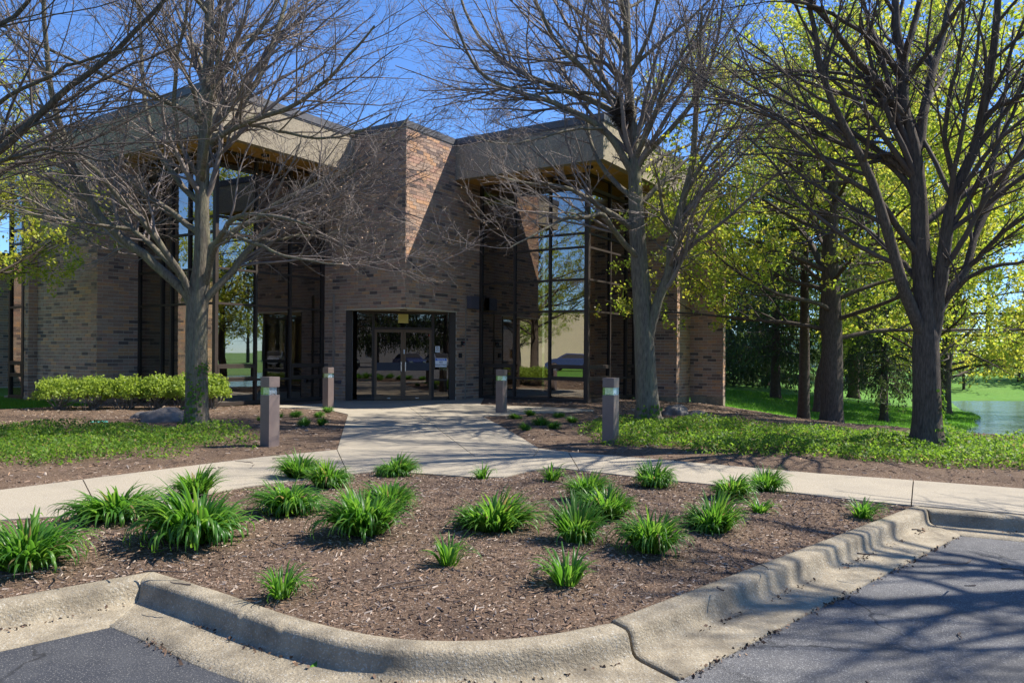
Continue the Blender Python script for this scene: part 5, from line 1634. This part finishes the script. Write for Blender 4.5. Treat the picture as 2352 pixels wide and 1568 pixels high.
def chips(poly, n, seed, size, hump, z_edge, label, box=None):
    g = np.random.default_rng(seed)
    xs = [p[0] for p in poly]; ys = [p[1] for p in poly]
    bx = box or (min(xs), max(xs), min(ys), max(ys))
    X = bx[0] + (bx[1] - bx[0]) * g.random(n * 3); Y = bx[2] + (bx[3] - bx[2]) * g.random(n * 3)
    d = -poly_dist(X, Y, poly); k = d > 0.015
    X, Y, d = X[k][:n], Y[k][:n], d[k][:n]; n = len(X)
    e = np.clip(d / 0.7, 0, 1); e = e * e * (3 - 2 * e)
    nn = np.array([mnoise.noise(Vector((a * 1.3, b_ * 1.3, 2.0))) * 0.03 + mnoise.noise(Vector((a * 5, b_ * 5, 7.0))) * 0.012 for a, b_ in zip(X, Y)])
    Z = ground_z(X, Y) + z_edge + e * (hump + nn)
    L = size * (0.35 + 0.9 * g.random(n) ** 2.2); Wd = L * (0.12 + 0.22 * g.random(n)); H = 0.25 * Wd + 0.002
    az = g.random(n) * 2 * np.pi; pit = g.normal(size=n) * 0.22
    ax = np.stack([np.cos(az) * np.cos(pit), np.sin(az) * np.cos(pit), np.sin(pit)], 1); sd = np.stack([-np.sin(az), np.cos(az), g.normal(size=n) * 0.25], 1); up = np.cross(ax, sd)
    c = np.stack([X, Y, Z + 0.004 + np.abs(np.sin(pit)) * L * 0.35], 1)
    v = lambda a, b_, h: c + ax * (L * a)[:, None] + sd * (Wd * b_)[:, None] + up * (H * h)[:, None]
    V = np.stack([v(-.5, -.5, -.5), v(.5, -.4, -.5), v(.46, .5, -.5), v(-.5, .4, -.5), v(-.44, 0, .6), v(.42, 0, .6)], 1).reshape(-1, 3)
    b_ = (np.arange(n) * 6)[:, None]
    q4 = np.stack([b_ + [[0, 1, 5, 4]], b_ + [[2, 3, 4, 5]]], 1).reshape(-1, 4)
    q3 = np.stack([b_ + [[1, 2, 5]], b_ + [[3, 0, 4]]], 1).reshape(-1, 3)
    col = g.choice(5, n, p=[0.34, 0.27, 0.14, 0.15, 0.10])
    o = obj("wood_chips", new_mesh("wood_chips", V, [q3, q4], CH, idx=np.concatenate([np.repeat(col, 2), np.repeat(col, 2)])))
    tag(o, label, "wood chips", kind="stuff")


chips(isl_out, 42000, 71, 0.04, 0.05, -0.012, "loose shredded wood chips over the island bed", (-6.5, 4.2, 3.8, 11.0))
chips(left_bed_p, 9000, 72, 0.075, 0.03, -0.015, "loose wood chips over the left bed", (-12, -2.0, 8.5, 21))
chips(right_bed_p, 10000, 73, 0.075, 0.03, -0.015, "loose wood chips and dead leaves over the right bed", (-1.0, 12, 8.0, 25.5))


def sticks(n, seed, box, z, label):
    g = np.random.default_rng(seed)
    p = np.stack([box[0] + (box[1] - box[0]) * g.random(n), box[2] + (box[3] - box[2]) * g.random(n), np.full(n, z)], 1)
    az = g.random(n) * 6.28; L = 0.08 + 0.32 * g.random(n) ** 2
    pts = [p]
    for k in range(5):
        pts.append(pts[-1] + np.stack([np.cos(az), np.sin(az), g.normal(size=n) * 0.06], 1) * (L / 5)[:, None]); az = az + g.normal(size=n) * 0.3
    A = np.stack(pts, 1); A[:, :, 2] = np.maximum(A[:, :, 2], z)
    V, f = tubes(A, np.tile(np.linspace(0.006, 0.003, 6), (n, 1)), 5)
    tag(obj("fallen_sticks", new_mesh("fallen_sticks", V, [f], M_twig_d, smooth=True)), label, "sticks", kind="stuff")


sticks(60, 81, (-4, 3.4, 4.6, 8.5), 0.052, "thin fallen sticks on the island mulch")
sticks(7, 82, (0.8, 5.4, 3.4, 6.6), -0.150, "thin fallen sticks on the grey drive")
sticks(70, 83, (-9, -3, 9.5, 19), 0.03, "thin fallen sticks on the left mulch")

# leaf crumbs and grit gathered along the gutter
gd = np.random.default_rng(88); cc = []
foot = offset_line(kerb_line, 0.22); lip = offset_line(kerb_line, 0.51)
for ln_, zz, sp_ in ((foot, -0.136, 0.02), (lip, -0.152, 0.018)):
    for a, b_ in zip(ln_[:-1], ln_[1:]):
        for k in range(int((b_ - a).length * 110)):
            q = a.lerp(b_, gd.random())
            if mnoise.noise(Vector((q.x * 1.7, q.y * 1.7, zz * 9))) + 0.25 < gd.random() * 0.9: continue
            cc.append((q.x + gd.normal() * sp_, q.y + gd.normal() * sp_, zz + 0.004))
V, f = leaf_quads(gd, np.array(cc), 1, 0.004, 0.022)
mi = gd.integers(0, 3, len(f))
tag(obj("gutter_litter", new_mesh("gutter_litter", V, [f], [CH[0], CH[3], CH[4]], idx=mi)), "brown leaf crumbs and grit along the gutter", "litter", kind="stuff")

# ------------------------------------------------------------------ grass blades on the lawn in view
GB = leaf_mat("grass_blade", (0.10, 0.25, 0.022), (0.18, 0.42, 0.03), (0.075, 0.19, 0.02), spec=0.3)


def grass(box, n, seed, label, avoid):
    g = np.random.default_rng(seed)
    X = box[0] + (box[1] - box[0]) * g.random(n); Y = box[2] + (box[3] - box[2]) * g.random(n)
    k = np.ones(n, bool)
    for a in avoid: k &= poly_dist(X, Y, a) > -0.05
    X, Y = X[k], Y[k]; n = len(X)
    h = 0.05 + 0.05 * g.random(n); az = g.random(n) * 6.28
    c = np.stack([X, Y, ground_z(X, Y) - 0.05], 1); w = 0.006 + 0.004 * g.random(n)
    s = np.stack([np.cos(az), np.sin(az), 0 * az], 1) * w[:, None]
    tip = c + np.stack([g.normal(size=n) * 0.025, g.normal(size=n) * 0.025, h], 1)
    V = np.stack([c - s, c + s, tip], 1).reshape(-1, 3)
    tag(obj("grass", new_mesh("grass", V, [np.arange(n * 3).reshape(-1, 3)], GB)), label, "grass", kind="stuff")


grass((6.5, 22, 15, 34), 110000, 91, "short bright grass on the slope down to the lake", [right_bed_p, lake_poly])
grass((-17, -10, 17.5, 24), 26000, 92, "short grass beside the left wing", [left_bed_p])
# ------------------------------------------------------------------ far surroundings
gf = np.random.default_rng(300)


def far_tree(seed, leafy_):
    g = np.random.default_rng(seed)
    A, r = straight_trunk((0, 0, 0), 9.5, 0.22, g)
    pts = []
    for k in range(26):
        i = int(len(A) * (0.25 + 0.7 * k / 26)); p = A[min(i, len(A) - 1)]
        az = k * 2.4; L = 4.2 * (1 - 0.6 * k / 26); d = np.array([math.cos(az), math.sin(az), 0.7]); q = [p]
        for s in range(5):
            q.append(q[-1] + unit(d) * L / 5); d = d + g.normal(size=3) * 0.15
        pts.append(q)
    Pt = np.array(pts); Rd = np.tile(np.linspace(0.06, 0.015, 6), (26, 1))
    p2, r2 = spawn(g, Pt, Rd, lambda l: l * 2.2, 0.1, lambda l, t, g_: 0.5 + 1.0 * g_.random(len(l)), (30, 60), 0.5, 0.012, 3, 0.15, 0.1)
    p3, r3 = spawn(g, p2, r2, lambda l: l * 1.5, 0.1, lambda l, t, g_: 0.4 + 0.5 * g_.random(len(l)), (30, 60), 0.6, 0.009, 2, 0.15, 0.1)
    parts = [tubes(A[None], r[None], 5), tubes(Pt, Rd, 3), tubes(p2, r2, 3), tubes(p3, r3, 3)]
    V, F = merge(parts); nq = len(F[0]); idx = np.zeros(nq, int)
    if leafy_:
        Vl, fl = leaf_quads(g, p3[:, -1], 3, 0.2, 0.36)
        F = [np.concatenate([F[0], fl + len(V)])]; V = np.concatenate([V, Vl]); idx = np.concatenate([idx, np.ones(len(fl), int)])
    return V, F[0], idx


protos = [far_tree(1, False), far_tree(2, True), far_tree(3, False)]
FL_ = leaf_mat("far_leaf", (0.20, 0.24, 0.05), (0.28, 0.32, 0.05))
Vs, Fs, Is, n = [], [], [], 0
for k in range(50):
    V, F, I = protos[k % 3]
    az = math.radians(-4 + 108 * (k + gf.random()) / 34); d = 72 + 50 * gf.random()
    x, y = d * math.sin(az), d * math.cos(az) + 5
    if k >= 34:
        V, F, I = protos[1]
        x, y = 21 + 18 * gf.random(), 46.0 + 9 * gf.random()
    a = gf.random() * 6.28; s = (0.8 + 0.6 * gf.random()) * (0.5 if k >= 34 else 1.0)
    Rm = np.array([[math.cos(a), -math.sin(a), 0], [math.sin(a), math.cos(a), 0], [0, 0, 1]]) * s
    Vs.append(V @ Rm.T + np.array([x, y, -0.1 if k < 34 else -1.7])); Fs.append(F + n); Is.append(I); n += len(V)
o = obj("far_woods", new_mesh("far_woods", np.concatenate(Vs), [np.concatenate(Fs)], [M_twig_d, FL_], idx=np.concatenate(Is)))
tag(o, "far off spring woods beyond the lake and lawn", "woods", kind="stuff")

# low pale building and houses glimpsed beyond the trunks
def simple_house(name, c, rz, w, d, h, roof_h, wall_m, roof_m, label, win=6):
    r = empty(name, (c[0], c[1], -0.1), rz); tag(r, label, "building")
    m = MB(); m.box((-w / 2, -d / 2, 0), (w / 2, d / 2, h)); m.build("wall", wall_m, r, local=True)
    m = MB()
    if roof_h > 0.4:
        e = 0.4
        m.add([(-w / 2 - e, -d / 2 - e, h), (w / 2 + e, -d / 2 - e, h), (w / 2 + e, d / 2 + e, h), (-w / 2 - e, d / 2 + e, h), (-w / 2 - e, 0, h + roof_h), (w / 2 + e, 0, h + roof_h)],
              [(0, 1, 5, 4), (2, 3, 4, 5), (1, 2, 5), (3, 0, 4), (3, 2, 1, 0)])
    else:
        m.box((-w / 2 - 0.1, -d / 2 - 0.1, h), (w / 2 + 0.1, d / 2 + 0.1, h + roof_h))
    m.build("roof", roof_m, r, local=True)
    for k in range(win):
        x = -w / 2 + (k + 0.5) * w / win
        m = MB(); m.box((x - 0.6, -d / 2 - 0.03, 0.9), (x + 0.6, -d / 2 - 0.002, 2.1)); m.build("window", M_bronze, r, local=True)
    return r


m_pale = mat("pale_wall", (0.62, 0.60, 0.56), 0.9)
m_tan = mat("tan_panel", (0.56, 0.47, 0.32), 0.9, var=(0.52, 0.43, 0.29), scale=0.3)
m_shingle = mat("shingle", (0.10, 0.085, 0.08), 0.9)
simple_house("pale_building", (30, 88), 0.1, 34, 10, 3.2, 0.3, m_pale, M_cap, "low pale building glimpsed between the trunks")
# tan warehouse across the lot; it shows mirrored in the right hand glass
wh = simple_house("warehouse", (-63, -9), math.radians(118) , 62, 20, 6.0, 0.3, m_tan, M_cap, "tan warehouse across the lawn mirrored in the right glass", 0)
simple_house("warehouse", (14, -62), math.radians(180), 70, 16, 5.5, 0.3, M_mortar, M_cap, "low building across the parking lot mirrored in the doors", 8)

# trees and cars across the lot, mirrored in the glass
GM = "trees across the parking lot"


def copy_tree(src, loc, rz, sc, label, group=GM):
    r = src.copy(); COL.objects.link(r); r.location = (loc[0], loc[1], -0.05); r.rotation_euler = (0, 0, rz); r.scale = (sc, sc, sc)
    r["label"] = label; r["group"] = group
    for ch in src.children:
        c = ch.copy(); COL.objects.link(c); c.parent = r; c.matrix_parent_inverse = ch.matrix_parent_inverse.copy()
    return r


sprs = [o_ for o_ in COL.objects if o_.name.startswith("spruce_tree")][1]
mpl = [o_ for o_ in COL.objects if o_.name.startswith("maple_tree")]
for k, (x, y) in enumerate(((4, -29), (8, -31), (11.5, -29), (15, -31), (19, -29), (23, -31))):
    copy_tree(sprs, (x, y), k * 1.1, 1.35 + 0.12 * (k % 3), "dark spruce across the lot in the door glass, %s of six from the left" % ("first", "second", "third", "fourth", "fifth", "sixth")[k])
copy_tree(mpl[0], (-40.5, 4.8), 1.0, 0.8, "leafing maple on the lawn mirrored at the left of the right glass")
copy_tree(mpl[2], (-31, 16), 2.0, 0.7, "leafing maple mirrored in the narrow left glass")


def car_proto(paint, name, label):
    r = empty(name); tag(r, label, "car", "parked cars mirrored in the doors")
    L_, W_ = 4.6, 1.8
    prof = [(-2.3, 0.35), (-2.3, 0.75), (-2.2, 0.95), (-1.75, 1.0), (-1.05, 1.42), (0.35, 1.46), (1.15, 1.02), (2.1, 0.88), (2.3, 0.7), (2.3, 0.35)]
    bm = bmesh.new()
    rows = []
    for s in (-1, -0.86, 0.86, 1):
        rows.append([bm.verts.new((x, s * W_ / 2 * (0.82 if z > 1.2 else 1.0), z - (0.04 if abs(s) == 1 else 0))) for x, z in prof])
    for a, b_ in zip(rows[:-1], rows[1:]):
        for i in range(len(prof) - 1): bm.faces.new((a[i], a[i + 1], b_[i + 1], b_[i]))
    bm.faces.new(rows[0]); bm.faces.new(rows[-1][::-1])
    bmesh.ops.recalc_face_normals(bm, faces=bm.faces)
    me = bpy.data.meshes.new("body"); bm.to_mesh(me); bm.free(); me.materials.append(paint); obj("body", me, r, local=True)
    gm = M_black
    for s in (-1, 1):
        m = MB(); m.add([(-1.5, s * 0.88, 1.03), (0.95, s * 0.88, 1.03), (0.3, s * 0.77, 1.39), (-1.0, s * 0.77, 1.37)], [(0, 1, 2, 3)]); m.build("side_window", gm, r, local=True)
        for x in (-1.4, 1.4):
            bm = bmesh.new(); bmesh.ops.create_cone(bm, cap_ends=True, segments=20, radius1=0.33, radius2=0.33, depth=0.22, matrix=Matrix.Translation((x, s * 0.82, 0.33)) @ Matrix.Rotation(math.pi / 2, 4, 'X'))
            me = bpy.data.meshes.new("wheel"); bm.to_mesh(me); bm.free(); me.materials.append(M_black); obj("wheel", me, r, local=True)
        m = MB(); m.box((2.26, s * 0.65 - 0.18, 0.62), (2.315, s * 0.65 + 0.18, 0.76)); m.build("headlight", M_chrome, r, local=True)
    m = MB(); m.add([(1.12, -0.74, 1.06), (1.12, 0.74, 1.06), (0.42, 0.66, 1.45), (0.42, -0.66, 1.45)], [(0, 1, 2, 3)]); m.build("windscreen", gm, r, local=True)
    return r


paints = [mat("paint_silver", (0.55, 0.56, 0.57), 0.25, metal=0.6), mat("paint_blue", (0.04, 0.06, 0.16), 0.2, spec=0.6), mat("paint_white", (0.75, 0.75, 0.74), 0.25, spec=0.6), mat("paint_black", (0.02, 0.02, 0.022), 0.2, spec=0.6)]
for k, (x, y, pi_, rz, nm) in enumerate(((6.4, -22, 3, 1.57, "black"), (12.6, -22, 1, 1.57, "dark blue"), (15.6, -22, 0, 1.57, "silver"), (18.8, -22, 2, 1.57, "white"), (-36.5, 1.5, 1, 2.2, "navy"))):
    c = car_proto(paints[pi_], "parked_car", "%s sedan parked across the lot, mirrored in the entrance glass" % nm if k < 4 else "navy car parked before the warehouse, mirrored in the right glass")
    c.location = (x, y, -0.158 if k < 4 else -0.06); c.rotation_euler = (0, 0, rz)
